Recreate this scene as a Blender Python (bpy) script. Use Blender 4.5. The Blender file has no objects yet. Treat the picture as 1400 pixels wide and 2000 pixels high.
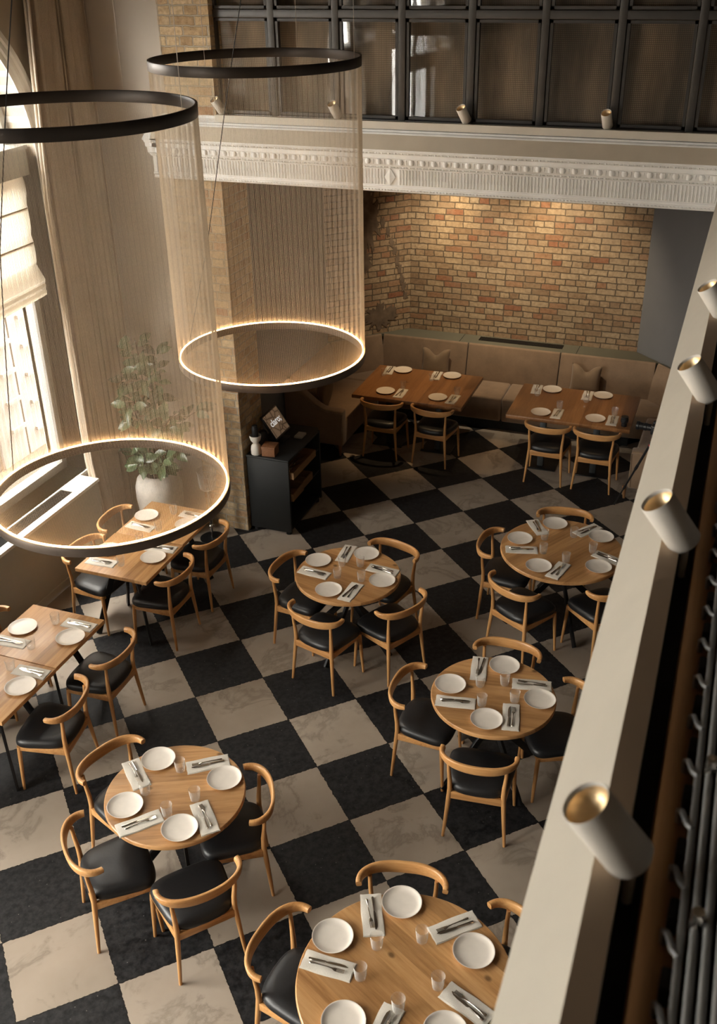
import bpy, bmesh, math, random
from mathutils import Vector, Matrix
random.seed(7)
S = bpy.context.scene
COL = S.collection
PI = math.pi
R = math.radians

# ------------------------------------------------------------------ camera, sky, sun, exposure
cam_data = bpy.data.cameras.new('camera')
cam = bpy.data.objects.new('camera', cam_data)
COL.objects.link(cam)
CR = Matrix(((0.9378747999, -0.1561145019, 0.3098695241),
             (0.3466652808, 0.4592603448, -0.8178649759),
             (-0.0146302011, 0.8744759562, 0.4848481817)))
cam.matrix_world = Matrix.Translation((0, 0, 5.435)) @ CR.to_4x4()
cam_data.sensor_fit = 'VERTICAL'
cam_data.sensor_height = 36.0
cam_data.lens = 36.0 * 1978.36 / 2000.0
cam_data.clip_start = 0.05
cam_data.clip_end = 100
cam_data.dof.use_dof = True
cam_data.dof.focus_distance = 7.6
cam_data.dof.aperture_fstop = 5.0
S.camera = cam

world = bpy.data.worlds.new('world')
S.world = world
world.use_nodes = True
bg = world.node_tree.nodes['Background']
bg.inputs[0].default_value = (1.0, 0.955, 0.885, 1)
bg.inputs[1].default_value = 8.2

sun = bpy.data.lights.new('sun', 'SUN')
sun.energy = 4.0
sun.color = (1.0, 0.93, 0.82)
sun.angle = R(1.5)
sun_o = bpy.data.objects.new('sun', sun)
COL.objects.link(sun_o)
sun_o.rotation_euler = Vector((0.16, 0.72, 0.66)).to_track_quat('Z', 'Y').to_euler()

S.view_settings.view_transform = 'Standard'
S.view_settings.look = 'None'
S.view_settings.gamma = 1.0
S.view_settings.use_curve_mapping = False
S.view_settings.exposure = 2.0

cy = S.cycles
cy.max_bounces = 8
cy.diffuse_bounces = 4
cy.glossy_bounces = 4
cy.transmission_bounces = 6
cy.transparent_max_bounces = 24
cy.caustics_reflective = False
cy.caustics_refractive = False
cy.sample_clamp_indirect = 6.0
cy.use_denoising = True

WIN_C = [6.43, 1.5, -1.95]       # window centres along the street wall
WIN_R = 1.3
WIN_SILL, WIN_SPRING = 0.83, 3.9


def portal(yc):
    l = bpy.data.lights.new('sky_portal', 'AREA')
    l.shape = 'RECTANGLE'
    l.size = 2 * WIN_R
    l.size_y = 4.4
    l.cycles.is_portal = True
    o = bpy.data.objects.new('sky_portal', l)
    COL.objects.link(o)
    o.location = (-6.36, yc, 3.03)
    o.rotation_euler = Vector((-1, 0, 0)).to_track_quat('Z', 'Y').to_euler()
    o.rotation_euler = (R(90), 0, R(-90))


for yc in WIN_C:
    portal(yc)


def spot(name, loc, target, power, size, blend, color=(1.0, 0.66, 0.34), radius=0.03):
    l = bpy.data.lights.new(name, 'SPOT')
    l.energy = power
    l.spot_size = R(size)
    l.spot_blend = blend
    l.color = color
    l.shadow_soft_size = radius
    o = bpy.data.objects.new(name, l)
    COL.objects.link(o)
    o.location = loc
    o.rotation_euler = (Vector(loc) - Vector(target)).to_track_quat('Z', 'Y').to_euler()
    return o


# alcove ceiling downlights and added soft fill
FILL_COLOR = (1.0, 0.83, 0.60)
spot('wall_fill', (-3.45, 11.75, 3.5), (-3.40, 12.8, 1.6), 46, 84, 1.0, FILL_COLOR)  # wide fill spots added to brighten the brick and bench
spot('wall_fill', (-2.2, 11.75, 3.5), (-2.0, 12.8, 1.6), 46, 84, 1.0, FILL_COLOR)
spot('wall_accent', (-3.47, 11.95, 3.5), (-3.49, 12.8, 2.32), 15, 34, 1.0, (1.0, 0.72, 0.38))
spot('wall_accent', (-2.3, 11.95, 3.5), (-2.3, 12.8, 2.36), 12, 34, 1.0, (1.0, 0.72, 0.38))
spot('table_downlight', (-3.6, 11.1, 3.5), (-3.6, 11.15, 0.7), 34, 44, 1.0)
spot('table_downlight', (-1.5, 11.1, 3.5), (-1.5, 11.15, 0.7), 17, 34, 0.9)
spot('floor_downlight', (-2.5, 11.0, 3.5), (-2.5, 11.0, 0), 11, 17, 0.1)

# ------------------------------------------------------------------ materials
MATS = {}


def nm(name):
    m = bpy.data.materials.new(name)
    m.use_nodes = True
    nt = m.node_tree
    return m, nt, nt.nodes['Principled BSDF']


def N(nt, t, **kw):
    n = nt.nodes.new(t)
    for k, v in kw.items():
        if k in n.inputs:
            n.inputs[k].default_value = v
        else:
            setattr(n, k, v)
    return n


def L(nt, a, b):
    nt.links.new(a, b)


def ramp(nt, fac, stops):
    r = nt.nodes.new('ShaderNodeValToRGB')
    e = r.color_ramp.elements
    while len(e) > 1:
        e.remove(e[-1])
    e[0].position, e[0].color = stops[0][0], (*stops[0][1], 1)
    for p, c in stops[1:]:
        x = e.new(p)
        x.color = (*c, 1)
    L(nt, fac, r.inputs[0])
    return r


def mixc(nt, fac, a, b, mode='MIX'):
    n = nt.nodes.new('ShaderNodeMix')
    n.data_type = 'RGBA'
    n.blend_type = mode
    for sock, v in ((n.inputs[0], fac), (n.inputs[6], a), (n.inputs[7], b)):
        if isinstance(v, (int, float)):
            sock.default_value = v
        elif isinstance(v, tuple):
            sock.default_value = (*v, 1)
        else:
            L(nt, v, sock)
    return n.outputs[2]


def math_(nt, op, a, b=None):
    n = nt.nodes.new('ShaderNodeMath')
    n.operation = op
    for i, v in enumerate((a, b)):
        if v is None:
            continue
        if isinstance(v, (int, float)):
            n.inputs[i].default_value = v
        else:
            L(nt, v, n.inputs[i])
    return n.outputs[0]


def coords(nt, scale=(1, 1, 1), loc=(0, 0, 0), rot=(0, 0, 0)):
    t = nt.nodes.new('ShaderNodeTexCoord')
    m = nt.nodes.new('ShaderNodeMapping')
    m.inputs['Scale'].default_value = scale
    m.inputs['Location'].default_value = loc
    m.inputs['Rotation'].default_value = rot
    L(nt, t.outputs['Object'], m.inputs['Vector'])
    return m.outputs[0]


def noise(nt, vec, scale, detail=4, rough=0.55):
    n = N(nt, 'ShaderNodeTexNoise', Scale=scale, Detail=detail, Roughness=rough)
    L(nt, vec, n.inputs['Vector'])
    return n.outputs['Fac']


def bump(nt, bsdf, h, strength=0.3, dist=0.01):
    b = N(nt, 'ShaderNodeBump', Strength=strength, Distance=dist)
    L(nt, h, b.inputs['Height'])
    L(nt, b.outputs[0], bsdf.inputs['Normal'])


def plain(name, col, rough=0.6, metal=0.0, var=0.06, nscale=14, bmp=0.0, spec=0.5):
    """one colour with a faint mottling"""
    m, nt, b = nm(name)
    v = coords(nt)
    f = noise(nt, v, nscale, 3)
    lo = tuple(c * (1 - var) for c in col)
    hi = tuple(min(1, c * (1 + var)) for c in col)
    r = ramp(nt, f, [(0.3, lo), (0.7, hi)])
    L(nt, r.outputs[0], b.inputs['Base Color'])
    b.inputs['Roughness'].default_value = rough
    b.inputs['Metallic'].default_value = metal
    b.inputs['Specular IOR Level'].default_value = spec
    if bmp:
        bump(nt, b, f, bmp)
    MATS[name] = m
    return m


def mat_wood(name, dark, mid, light, axis=0, rough=0.38, plank=None, grain=1.0):
    m, nt, b = nm(name)
    sc = [14, 14, 14]
    sc[axis] = 1.1
    v = coords(nt, tuple(s * grain for s in sc))
    src = v
    pl = None
    if plank:
        t = nt.nodes.new('ShaderNodeTexCoord')
        sep = nt.nodes.new('ShaderNodeSeparateXYZ')
        L(nt, t.outputs['Object'], sep.inputs[0])
        q = math_(nt, 'FLOOR', math_(nt, 'DIVIDE', sep.outputs[1 if axis == 0 else 0], plank))
        wn = nt.nodes.new('ShaderNodeTexWhiteNoise')
        wn.noise_dimensions = '1D'
        L(nt, q, wn.inputs['W'])
        pl = wn.outputs['Value']
        comb = nt.nodes.new('ShaderNodeCombineXYZ')
        L(nt, math_(nt, 'MULTIPLY', pl, 37.0), comb.inputs[0])
        L(nt, math_(nt, 'MULTIPLY', pl, 11.0), comb.inputs[2])
        va = nt.nodes.new('ShaderNodeVectorMath')
        L(nt, v, va.inputs[0])
        L(nt, comb.outputs[0], va.inputs[1])
        src = va.outputs[0]
    f1 = noise(nt, src, 1.0, 6, 0.62)
    f2 = noise(nt, src, 4.0, 5, 0.7)
    f = math_(nt, 'ADD', math_(nt, 'MULTIPLY', f1, 0.7), math_(nt, 'MULTIPLY', f2, 0.3))
    r = ramp(nt, f, [(0.30, dark), (0.48, mid), (0.68, light)])
    c = r.outputs[0]
    if pl is not None:
        tone = ramp(nt, pl, [(0.0, (0.70, 0.655, 0.61)), (1.0, (1.08, 1.07, 1.05))])
        c = mixc(nt, 1.0, c, tone.outputs[0], 'MULTIPLY')
        # a few dark knots
        kv = coords(nt, (3.0, 4.2, 3.0))
        vo = N(nt, 'ShaderNodeTexVoronoi', Scale=1.0)
        L(nt, kv, vo.inputs['Vector'])
        k = ramp(nt, vo.outputs['Distance'], [(0.035, (1, 1, 1)), (0.085, (0, 0, 0))])
        c = mixc(nt, math_(nt, 'MULTIPLY', k.outputs[0], 0.75), c, tuple(x * 0.25 for x in dark))
    L(nt, c, b.inputs['Base Color'])
    b.inputs['Roughness'].default_value = rough
    bump(nt, b, f, 0.08, 0.004)
    MATS[name] = m
    return m


def mat_floor():
    m, nt, b = nm('checker_stone')
    t = nt.nodes.new('ShaderNodeTexCoord')
    nz = N(nt, 'ShaderNodeTexNoise', Scale=38.0, Detail=3.0)
    L(nt, t.outputs['Object'], nz.inputs['Vector'])
    off = nt.nodes.new('ShaderNodeVectorMath')
    off.operation = 'SUBTRACT'
    L(nt, nz.outputs['Color'], off.inputs[0])
    off.inputs[1].default_value = (0.5, 0.5, 0.5)
    sc = nt.nodes.new('ShaderNodeVectorMath')
    sc.operation = 'SCALE'
    sc.inputs['Scale'].default_value = 0.022
    L(nt, off.outputs[0], sc.inputs[0])
    add = nt.nodes.new('ShaderNodeVectorMath')
    L(nt, t.outputs['Object'], add.inputs[0])
    L(nt, sc.outputs[0], add.inputs[1])
    sep = nt.nodes.new('ShaderNodeSeparateXYZ')
    L(nt, add.outputs[0], sep.inputs[0])
    ux = math_(nt, 'DIVIDE', sep.outputs[0], 0.6)
    uy = math_(nt, 'DIVIDE', sep.outputs[1], 0.6)
    fx, fy = math_(nt, 'FLOOR', ux), math_(nt, 'FLOOR', uy)
    par = math_(nt, 'FLOORED_MODULO', math_(nt, 'ADD', fx, fy), 2.0)      # 1 = light
    # seams
    def edge(u):
        fr = math_(nt, 'FRACT', u)
        return math_(nt, 'MINIMUM', fr, math_(nt, 'SUBTRACT', 1.0, fr))
    e = math_(nt, 'MINIMUM', edge(ux), edge(uy))
    seam = math_(nt, 'LESS_THAN', e, 0.006)
    # per tile random
    comb = nt.nodes.new('ShaderNodeCombineXYZ')
    L(nt, fx, comb.inputs[0])
    L(nt, fy, comb.inputs[1])
    wn = nt.nodes.new('ShaderNodeTexWhiteNoise')
    L(nt, comb.outputs[0], wn.inputs['Vector'])
    shift = nt.nodes.new('ShaderNodeVectorMath')
    shift.operation = 'SCALE'
    shift.inputs['Scale'].default_value = 9.0
    L(nt, wn.outputs['Color'], shift.inputs[0])
    pv = nt.nodes.new('ShaderNodeVectorMath')
    L(nt, t.outputs['Object'], pv.inputs[0])
    L(nt, shift.outputs[0], pv.inputs[1])
    # light stone: pale ground, grey cloudy veins
    n1 = N(nt, 'ShaderNodeTexNoise', Scale=2.6, Detail=9.0, Roughness=0.62, Distortion=0.6)
    L(nt, pv.outputs[0], n1.inputs['Vector'])
    vein = ramp(nt, n1.outputs['Fac'], [(0.36, (0, 0, 0)), (0.42, (0.9, 0.9, 0.9)), (0.445, (0.35, 0.35, 0.35)), (0.475, (0, 0, 0))])
    n2 = noise(nt, pv.outputs[0], 1.7, 4)
    base = ramp(nt, n2, [(0.3, (0.335, 0.28, 0.225)), (0.7, (0.43, 0.365, 0.30))])
    light = mixc(nt, math_(nt, 'MULTIPLY', vein.outputs[0], 0.62), base.outputs[0], (0.19, 0.16, 0.13))
    tone = ramp(nt, wn.outputs['Value'], [(0, (0.84, 0.82, 0.80)), (1, (1.05, 1.05, 1.05))])
    light = mixc(nt, 1.0, light, tone.outputs[0], 'MULTIPLY')
    # dark stone: near black, pale flecks
    n3 = N(nt, 'ShaderNodeTexNoise', Scale=24.0, Detail=6.0, Roughness=0.65)
    L(nt, pv.outputs[0], n3.inputs['Vector'])
    dk = ramp(nt, n3.outputs['Fac'], [(0.36, (0.003, 0.003, 0.004)), (0.66, (0.030, 0.0295, 0.031))])
    vo = N(nt, 'ShaderNodeTexVoronoi', Scale=26.0)
    L(nt, pv.outputs[0], vo.inputs['Vector'])
    fl = ramp(nt, vo.outputs['Distance'], [(0.05, (1, 1, 1)), (0.1, (0, 0, 0))])
    sp = N(nt, 'ShaderNodeTexNoise', Scale=9.0, Detail=2.0)
    L(nt, pv.outputs[0], sp.inputs['Vector'])
    flm = math_(nt, 'MULTIPLY', fl.outputs[0], math_(nt, 'GREATER_THAN', sp.outputs['Fac'], 0.52))
    dark = mixc(nt, math_(nt, 'MULTIPLY', flm, 0.7), dk.outputs[0], (0.22, 0.21, 0.20))
    c = mixc(nt, par, dark, light)
    c = mixc(nt, seam, c, (0.012, 0.010, 0.009))
    L(nt, c, b.inputs['Base Color'])
    rg = ramp(nt, n3.outputs['Fac'], [(0.3, (0.52,) * 3), (0.7, (0.72,) * 3)])
    L(nt, rg.outputs[0], b.inputs['Roughness'])
    b.inputs['Specular IOR Level'].default_value = 0.28
    h = math_(nt, 'SUBTRACT', math_(nt, 'MULTIPLY', n3.outputs['Fac'], 0.35), math_(nt, 'MULTIPLY', seam, 0.9))
    bump(nt, b, h, 0.35, 0.006)
    MATS['floor'] = m


def mat_brick(name, stops, mortar, rough_amt=1.0, paint=0.0):
    """bricks in local x (along) and y (up)"""
    m, nt, b = nm(name)
    v = coords(nt)
    nz = N(nt, 'ShaderNodeTexNoise', Scale=16.0, Detail=3.0)
    L(nt, v, nz.inputs['Vector'])
    off = nt.nodes.new('ShaderNodeVectorMath')
    off.operation = 'SUBTRACT'
    L(nt, nz.outputs['Color'], off.inputs[0])
    off.inputs[1].default_value = (0.5, 0.5, 0.5)
    sc = nt.nodes.new('ShaderNodeVectorMath')
    sc.operation = 'SCALE'
    sc.inputs['Scale'].default_value = 0.020
    L(nt, off.outputs[0], sc.inputs[0])
    add = nt.nodes.new('ShaderNodeVectorMath')
    L(nt, v, add.inputs[0])
    L(nt, sc.outputs[0], add.inputs[1])
    bt = N(nt, 'ShaderNodeTexBrick', Scale=1.0)
    bt.offset = 0.5
    bt.squash = 0.55
    bt.squash_frequency = 3
    bt.inputs['Color1'].default_value = (0, 0, 0, 1)
    bt.inputs['Color2'].default_value = (1, 1, 1, 1)
    bt.inputs['Mortar'].default_value = (0.5, 0.5, 0.5, 1)
    bt.inputs['Mortar Size'].default_value = 0.0075
    bt.inputs['Mortar Smooth'].default_value = 0.35
    bt.inputs['Brick Width'].default_value = 0.235
    bt.inputs['Row Height'].default_value = 0.079
    L(nt, add.outputs[0], bt.inputs['Vector'])
    rc = ramp(nt, bt.outputs['Color'], stops)
    n1 = noise(nt, v, 22.0, 6, 0.7)
    n2 = noise(nt, v, 2.2, 5, 0.65)
    n3 = noise(nt, v, 60.0, 3, 0.6)
    c = mixc(nt, 1.0, rc.outputs[0], ramp(nt, n1, [(0.3, (0.62, 0.58, 0.54)), (0.62, (1.1, 1.1, 1.08))]).outputs[0], 'MULTIPLY')
    c = mixc(nt, ramp(nt, n2, [(0.50, (0, 0, 0)), (0.68, (0.55, 0.55, 0.55))]).outputs[0], c, tuple(0.5 * q + 0.5 * w for q, w in zip(mortar, stops[2][1])))
    c = mixc(nt, bt.outputs['Fac'], c, mortar)
    c = mixc(nt, ramp(nt, n3, [(0.66, (0, 0, 0)), (0.74, (0.6, 0.6, 0.6))]).outputs[0], c, (0.05, 0.035, 0.022))
    L(nt, c, b.inputs['Base Color'])
    b.inputs['Roughness'].default_value = 0.9
    b.inputs['Specular IOR Level'].default_value = 0.2
    h = math_(nt, 'ADD', math_(nt, 'MULTIPLY', bt.outputs['Fac'], -1.0), math_(nt, 'MULTIPLY', n1, 0.6 * rough_amt))
    bump(nt, b, h, 0.8, 0.012)
    MATS[name] = m


def mat_fabric(name, col, scale=260.0, var=0.14, rough=0.9, trans=0.0, sheen=0.2):
    m, nt, b = nm(name)
    v = coords(nt)
    w1 = N(nt, 'ShaderNodeTexWave', Scale=scale / 6.28)
    w1.bands_direction = 'Z'
    L(nt, v, w1.inputs['Vector'])
    n1 = noise(nt, v, 5.0, 5, 0.6)
    n2 = noise(nt, v, scale * 0.35, 2)
    lo = tuple(c * (1 - var) for c in col)
    hi = tuple(min(1, c * (1 + var)) for c in col)
    c = ramp(nt, n1, [(0.3, lo), (0.7, hi)]).outputs[0]
    c = mixc(nt, 1.0, c, ramp(nt, n2, [(0.3, (0.86,) * 3), (0.7, (1.06,) * 3)]).outputs[0], 'MULTIPLY')
    L(nt, c, b.inputs['Base Color'])
    b.inputs['Roughness'].default_value = rough
    b.inputs['Specular IOR Level'].default_value = 0.15
    b.inputs['Sheen Weight'].default_value = sheen
    bump(nt, b, math_(nt, 'ADD', n2, math_(nt, 'MULTIPLY', w1.outputs['Fac'], 0.3)), 0.12, 0.003)
    if trans:
        tr = nt.nodes.new('ShaderNodeBsdfTranslucent')
        L(nt, c, tr.inputs[0])
        mx = nt.nodes.new('ShaderNodeMixShader')
        mx.inputs[0].default_value = trans
        L(nt, b.outputs[0], mx.inputs[1])
        L(nt, tr.outputs[0], mx.inputs[2])
        L(nt, mx.outputs[0], nt.nodes['Material Output'].inputs[0])
    MATS[name] = m
    return m


def mat_clear(name, tint=(1, 1, 1), base=0.05, edge=0.75, rough=0.02, wav=0.0, body=0.0):
    """thin clear glass: what lies behind shows through, mirror reflection grows towards the edge"""
    m, nt, b = nm(name)
    nt.nodes.remove(b)
    tr = nt.nodes.new('ShaderNodeBsdfTransparent')
    tr.inputs[0].default_value = (*tint, 1)
    gl = nt.nodes.new('ShaderNodeBsdfGlossy')
    gl.inputs['Roughness'].default_value = rough
    lw = nt.nodes.new('ShaderNodeLayerWeight')
    lw.inputs[0].default_value = 0.35
    f = math_(nt, 'ADD', base, math_(nt, 'MULTIPLY', math_(nt, 'POWER', lw.outputs['Facing'], 2.2), edge - base))
    if wav:
        v = coords(nt)
        n = noise(nt, v, 1.6, 2)
        bm_ = N(nt, 'ShaderNodeBump', Strength=wav, Distance=0.02)
        L(nt, n, bm_.inputs['Height'])
        L(nt, bm_.outputs[0], gl.inputs['Normal'])
    mx = nt.nodes.new('ShaderNodeMixShader')
    L(nt, f, mx.inputs[0])
    L(nt, tr.outputs[0], mx.inputs[1])
    top = gl.outputs[0]
    if body:
        df = nt.nodes.new('ShaderNodeBsdfDiffuse')
        df.inputs[0].default_value = (0.9, 0.88, 0.85, 1)  # white diffuse paints in the rim highlight and reflected window light
        m2 = nt.nodes.new('ShaderNodeMixShader')
        m2.inputs[0].default_value = body
        L(nt, gl.outputs[0], m2.inputs[1])
        L(nt, df.outputs[0], m2.inputs[2])
        top = m2.outputs[0]
    L(nt, top, mx.inputs[2])
    L(nt, mx.outputs[0], nt.nodes['Material Output'].inputs[0])
    MATS[name] = m


def mat_emit(name, col, strength):
    m, nt, b = nm(name)
    b.inputs['Base Color'].default_value = (*col, 1)
    b.inputs['Emission Color'].default_value = (*col, 1)
    b.inputs['Emission Strength'].default_value = strength
    MATS[name] = m


def mat_mesh_screen():
    """woven brown screen cloth, fine grid"""
    m, nt, b = nm('screen_cloth')
    v = coords(nt)
    sep = nt.nodes.new('ShaderNodeSeparateXYZ')
    L(nt, v, sep.inputs[0])
    def band(s, k):
        fr = math_(nt, 'FRACT', math_(nt, 'MULTIPLY', s, k))
        return math_(nt, 'GREATER_THAN', fr, 0.62)
    g = math_(nt, 'MAXIMUM', band(sep.outputs[0], 70.0), band(sep.outputs[2], 70.0))
    n1 = noise(nt, coords(nt, (2.4, 1, 0.7)), 1.6, 3)
    base = ramp(nt, n1, [(0.35, (0.17, 0.145, 0.115)), (0.65, (0.50, 0.39, 0.28))])
    c = mixc(nt, math_(nt, 'MULTIPLY', g, 0.6), base.outputs[0], (0.035, 0.032, 0.028))
    L(nt, c, b.inputs['Base Color'])
    b.inputs['Roughness'].default_value = 0.9
    MATS['screen_cloth'] = m


def mat_screen():
    """brown veined picture on the till display (a lit screen)"""
    m, nt, b = nm('display')
    v = coords(nt)
    n1 = N(nt, 'ShaderNodeTexVoronoi', Scale=9.0)
    n1.feature = 'DISTANCE_TO_EDGE'
    L(nt, v, n1.inputs['Vector'])
    r = ramp(nt, n1.outputs['Distance'], [(0.0, (0.05, 0.03, 0.02)), (0.06, (0.24, 0.16, 0.10)), (0.3, (0.33, 0.22, 0.14))])
    L(nt, r.outputs[0], b.inputs['Base Color'])
    L(nt, r.outputs[0], b.inputs['Emission Color'])
    b.inputs['Emission Strength'].default_value = 0.06
    b.inputs['Roughness'].default_value = 0.15
    MATS['display'] = m


def mat_wicker(name, col):
    m, nt, b = nm(name)
    v = coords(nt)
    ck = N(nt, 'ShaderNodeTexChecker', Scale=110.0)
    L(nt, v, ck.inputs['Vector'])
    n1 = noise(nt, v, 60.0, 3)
    c = mixc(nt, ck.outputs['Fac'], tuple(x * 0.55 for x in col), col)
    c = mixc(nt, 1.0, c, ramp(nt, n1, [(0.3, (0.7,) * 3), (0.7, (1.15,) * 3)]).outputs[0], 'MULTIPLY')
    L(nt, c, b.inputs['Base Color'])
    b.inputs['Roughness'].default_value = 0.6
    bump(nt, b, ck.outputs['Fac'], 0.5, 0.004)
    MATS[name] = m


def mat_leaf():
    m, nt, b = nm('leaf')
    n1 = noise(nt, coords(nt), 6.0, 3)
    r = ramp(nt, n1, [(0.3, (0.022, 0.046, 0.020)), (0.7, (0.075, 0.12, 0.055))])
    L(nt, r.outputs[0], b.inputs['Base Color'])
    b.inputs['Roughness'].default_value = 0.28
    MATS['leaf'] = m


mat_floor()
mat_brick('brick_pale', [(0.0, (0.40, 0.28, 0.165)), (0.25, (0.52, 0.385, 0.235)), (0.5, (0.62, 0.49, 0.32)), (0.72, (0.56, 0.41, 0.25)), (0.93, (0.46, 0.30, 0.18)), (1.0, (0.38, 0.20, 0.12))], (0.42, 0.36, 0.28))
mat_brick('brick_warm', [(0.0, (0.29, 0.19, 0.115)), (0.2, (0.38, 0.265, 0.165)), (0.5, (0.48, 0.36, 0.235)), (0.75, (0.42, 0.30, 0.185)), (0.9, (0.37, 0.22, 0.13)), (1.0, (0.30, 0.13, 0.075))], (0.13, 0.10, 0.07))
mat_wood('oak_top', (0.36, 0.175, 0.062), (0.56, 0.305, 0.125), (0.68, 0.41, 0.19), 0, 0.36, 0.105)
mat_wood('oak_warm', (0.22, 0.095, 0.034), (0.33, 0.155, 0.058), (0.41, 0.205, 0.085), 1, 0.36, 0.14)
mat_wood('oak_chair', (0.40, 0.185, 0.062), (0.56, 0.285, 0.105), (0.66, 0.37, 0.15), 2, 0.34)
mat_wood('oak_rail', (0.40, 0.185, 0.062), (0.56, 0.285, 0.105), (0.66, 0.37, 0.15), 0, 0.32)
mat_wood('oak_sill', (0.17, 0.078, 0.025), (0.27, 0.125, 0.042), (0.34, 0.17, 0.06), 1, 0.5)
plain('leather', (0.0125, 0.0125, 0.0135), 0.40, 0, 0.12, 60, 0.05)
plain('black_steel', (0.014, 0.014, 0.015), 0.45, 0.4, 0.1, 20)
plain('grey_steel', (0.075, 0.08, 0.082), 0.5, 0.5, 0.1, 20)
plain('dark_frame', (0.060, 0.056, 0.052), 0.45, 0.2, 0.08, 12)
plain('plaster_grey', (0.52, 0.46, 0.395), 0.9, 0, 0.03, 3)
plain('plaster_beige', (0.52, 0.45, 0.36), 0.9, 0, 0.04, 3)
plain('ceiling_dark', (0.22, 0.20, 0.175), 0.9, 0, 0.03, 3)
plain('plaster_brown', (0.085, 0.066, 0.050), 0.9, 0, 0.03, 3)
plain('plaster_white', (0.60, 0.57, 0.52), 0.85, 0, 0.04, 3)
plain('blue_grey', (0.165, 0.163, 0.162), 0.9, 0, 0.04, 3)
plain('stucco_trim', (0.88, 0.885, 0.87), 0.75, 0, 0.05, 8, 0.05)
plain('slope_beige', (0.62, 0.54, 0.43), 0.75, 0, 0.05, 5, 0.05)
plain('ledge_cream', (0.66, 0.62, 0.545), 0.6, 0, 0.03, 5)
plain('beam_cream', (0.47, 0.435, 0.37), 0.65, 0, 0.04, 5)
plain('ledge_top_shade', (0.46, 0.35, 0.25), 0.7, 0, 0.05, 5)  # shade on top of the balcony ledge strip, put into the colour
plain('cream_wall', (0.50, 0.47, 0.40), 0.8, 0, 0.04, 4)
plain('window_white', (0.80, 0.78, 0.73), 0.5, 0, 0.03, 6)
plain('window_frame', (0.40, 0.39, 0.36), 0.5, 0, 0.04, 6)
plain('dark_void', (0.006, 0.006, 0.006), 0.8, 0, 0.1, 10)
plain('ring_bronze', (0.045, 0.036, 0.030), 0.42, 0.7, 0.08, 12)
plain('ring_lower', (0.11, 0.085, 0.068), 0.45, 0.4, 0.08, 12)
plain('cable_black', (0.01, 0.01, 0.01), 0.6)
plain('cable_white', (0.55, 0.48, 0.40), 0.5)
plain('stoneware', (0.80, 0.735, 0.655), 0.35, 0, 0.03, 20)
plain('ceramic_white', (0.72, 0.68, 0.62), 0.5, 0, 0.03, 20)
plain('pot_plaster', (0.56, 0.52, 0.47), 0.85, 0, 0.10, 14, 0.6)
plain('soil', (0.02, 0.014, 0.01), 0.95, 0, 0.3, 40, 0.5)
plain('stem', (0.10, 0.07, 0.04), 0.8, 0, 0.2, 20)
plain('steel', (0.62, 0.58, 0.52), 0.22, 1.0, 0.03, 20)
plain('gold', (0.90, 0.68, 0.40), 0.48, 1.0, 0.12, 30)
plain('spot_white', (0.70, 0.66, 0.60), 0.55, 0, 0.02, 10)
plain('cabinet_black', (0.010, 0.011, 0.0115), 0.6, 0, 0.15, 8)
plain('shelf_olive', (0.125, 0.115, 0.080), 0.75, 0, 0.05, 5)
plain('grille_black', (0.012, 0.010, 0.008), 0.6, 0.3)
plain('camera_black', (0.013, 0.013, 0.014), 0.4, 0, 0.1, 50)
plain('red_mark', (0.5, 0.02, 0.04), 0.4)
plain('letter_white', (0.85, 0.83, 0.80), 0.5)
plain('stone_pale', (0.34, 0.30, 0.27), 0.9, 0, 0.06, 2)
plain('paving', (0.085, 0.07, 0.052), 0.95, 0, 0.12, 2)
plain('wood_foot', (0.28, 0.14, 0.06), 0.45)
mat_fabric('napkin_linen', (0.74, 0.69, 0.61), 900, 0.05)
mat_fabric('curtain_linen', (0.62, 0.53, 0.425), 500, 0.06, trans=0.2)
mat_fabric('blind_linen', (0.74, 0.66, 0.54), 400, 0.05, trans=0.5)
mat_fabric('velvet', (0.275, 0.185, 0.118), 700, 0.16, 0.85, sheen=0.3)
mat_fabric('cushion_linen', (0.25, 0.17, 0.105), 600, 0.10)
mat_fabric('thread', (0.86, 0.775, 0.655), 300, 0.05, trans=0.45, sheen=0.0)
mat_clear('glass_clear', (0.985, 0.985, 0.98), 0.07, 0.85, body=0.45)
mat_clear('pane_clear', (0.95, 0.96, 0.95), 0.04, 0.5)
mat_clear('pane_dark', (0.9, 0.88, 0.85), 0.055, 0.45, 0.02)
mat_emit('led_warm', (1.0, 0.60, 0.28), 15.0)
mat_mesh_screen()
mat_screen()
mat_wicker('wicker', (0.36, 0.20, 0.09))
mat_wicker('wicker_red', (0.30, 0.125, 0.05))
mat_leaf()


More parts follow.
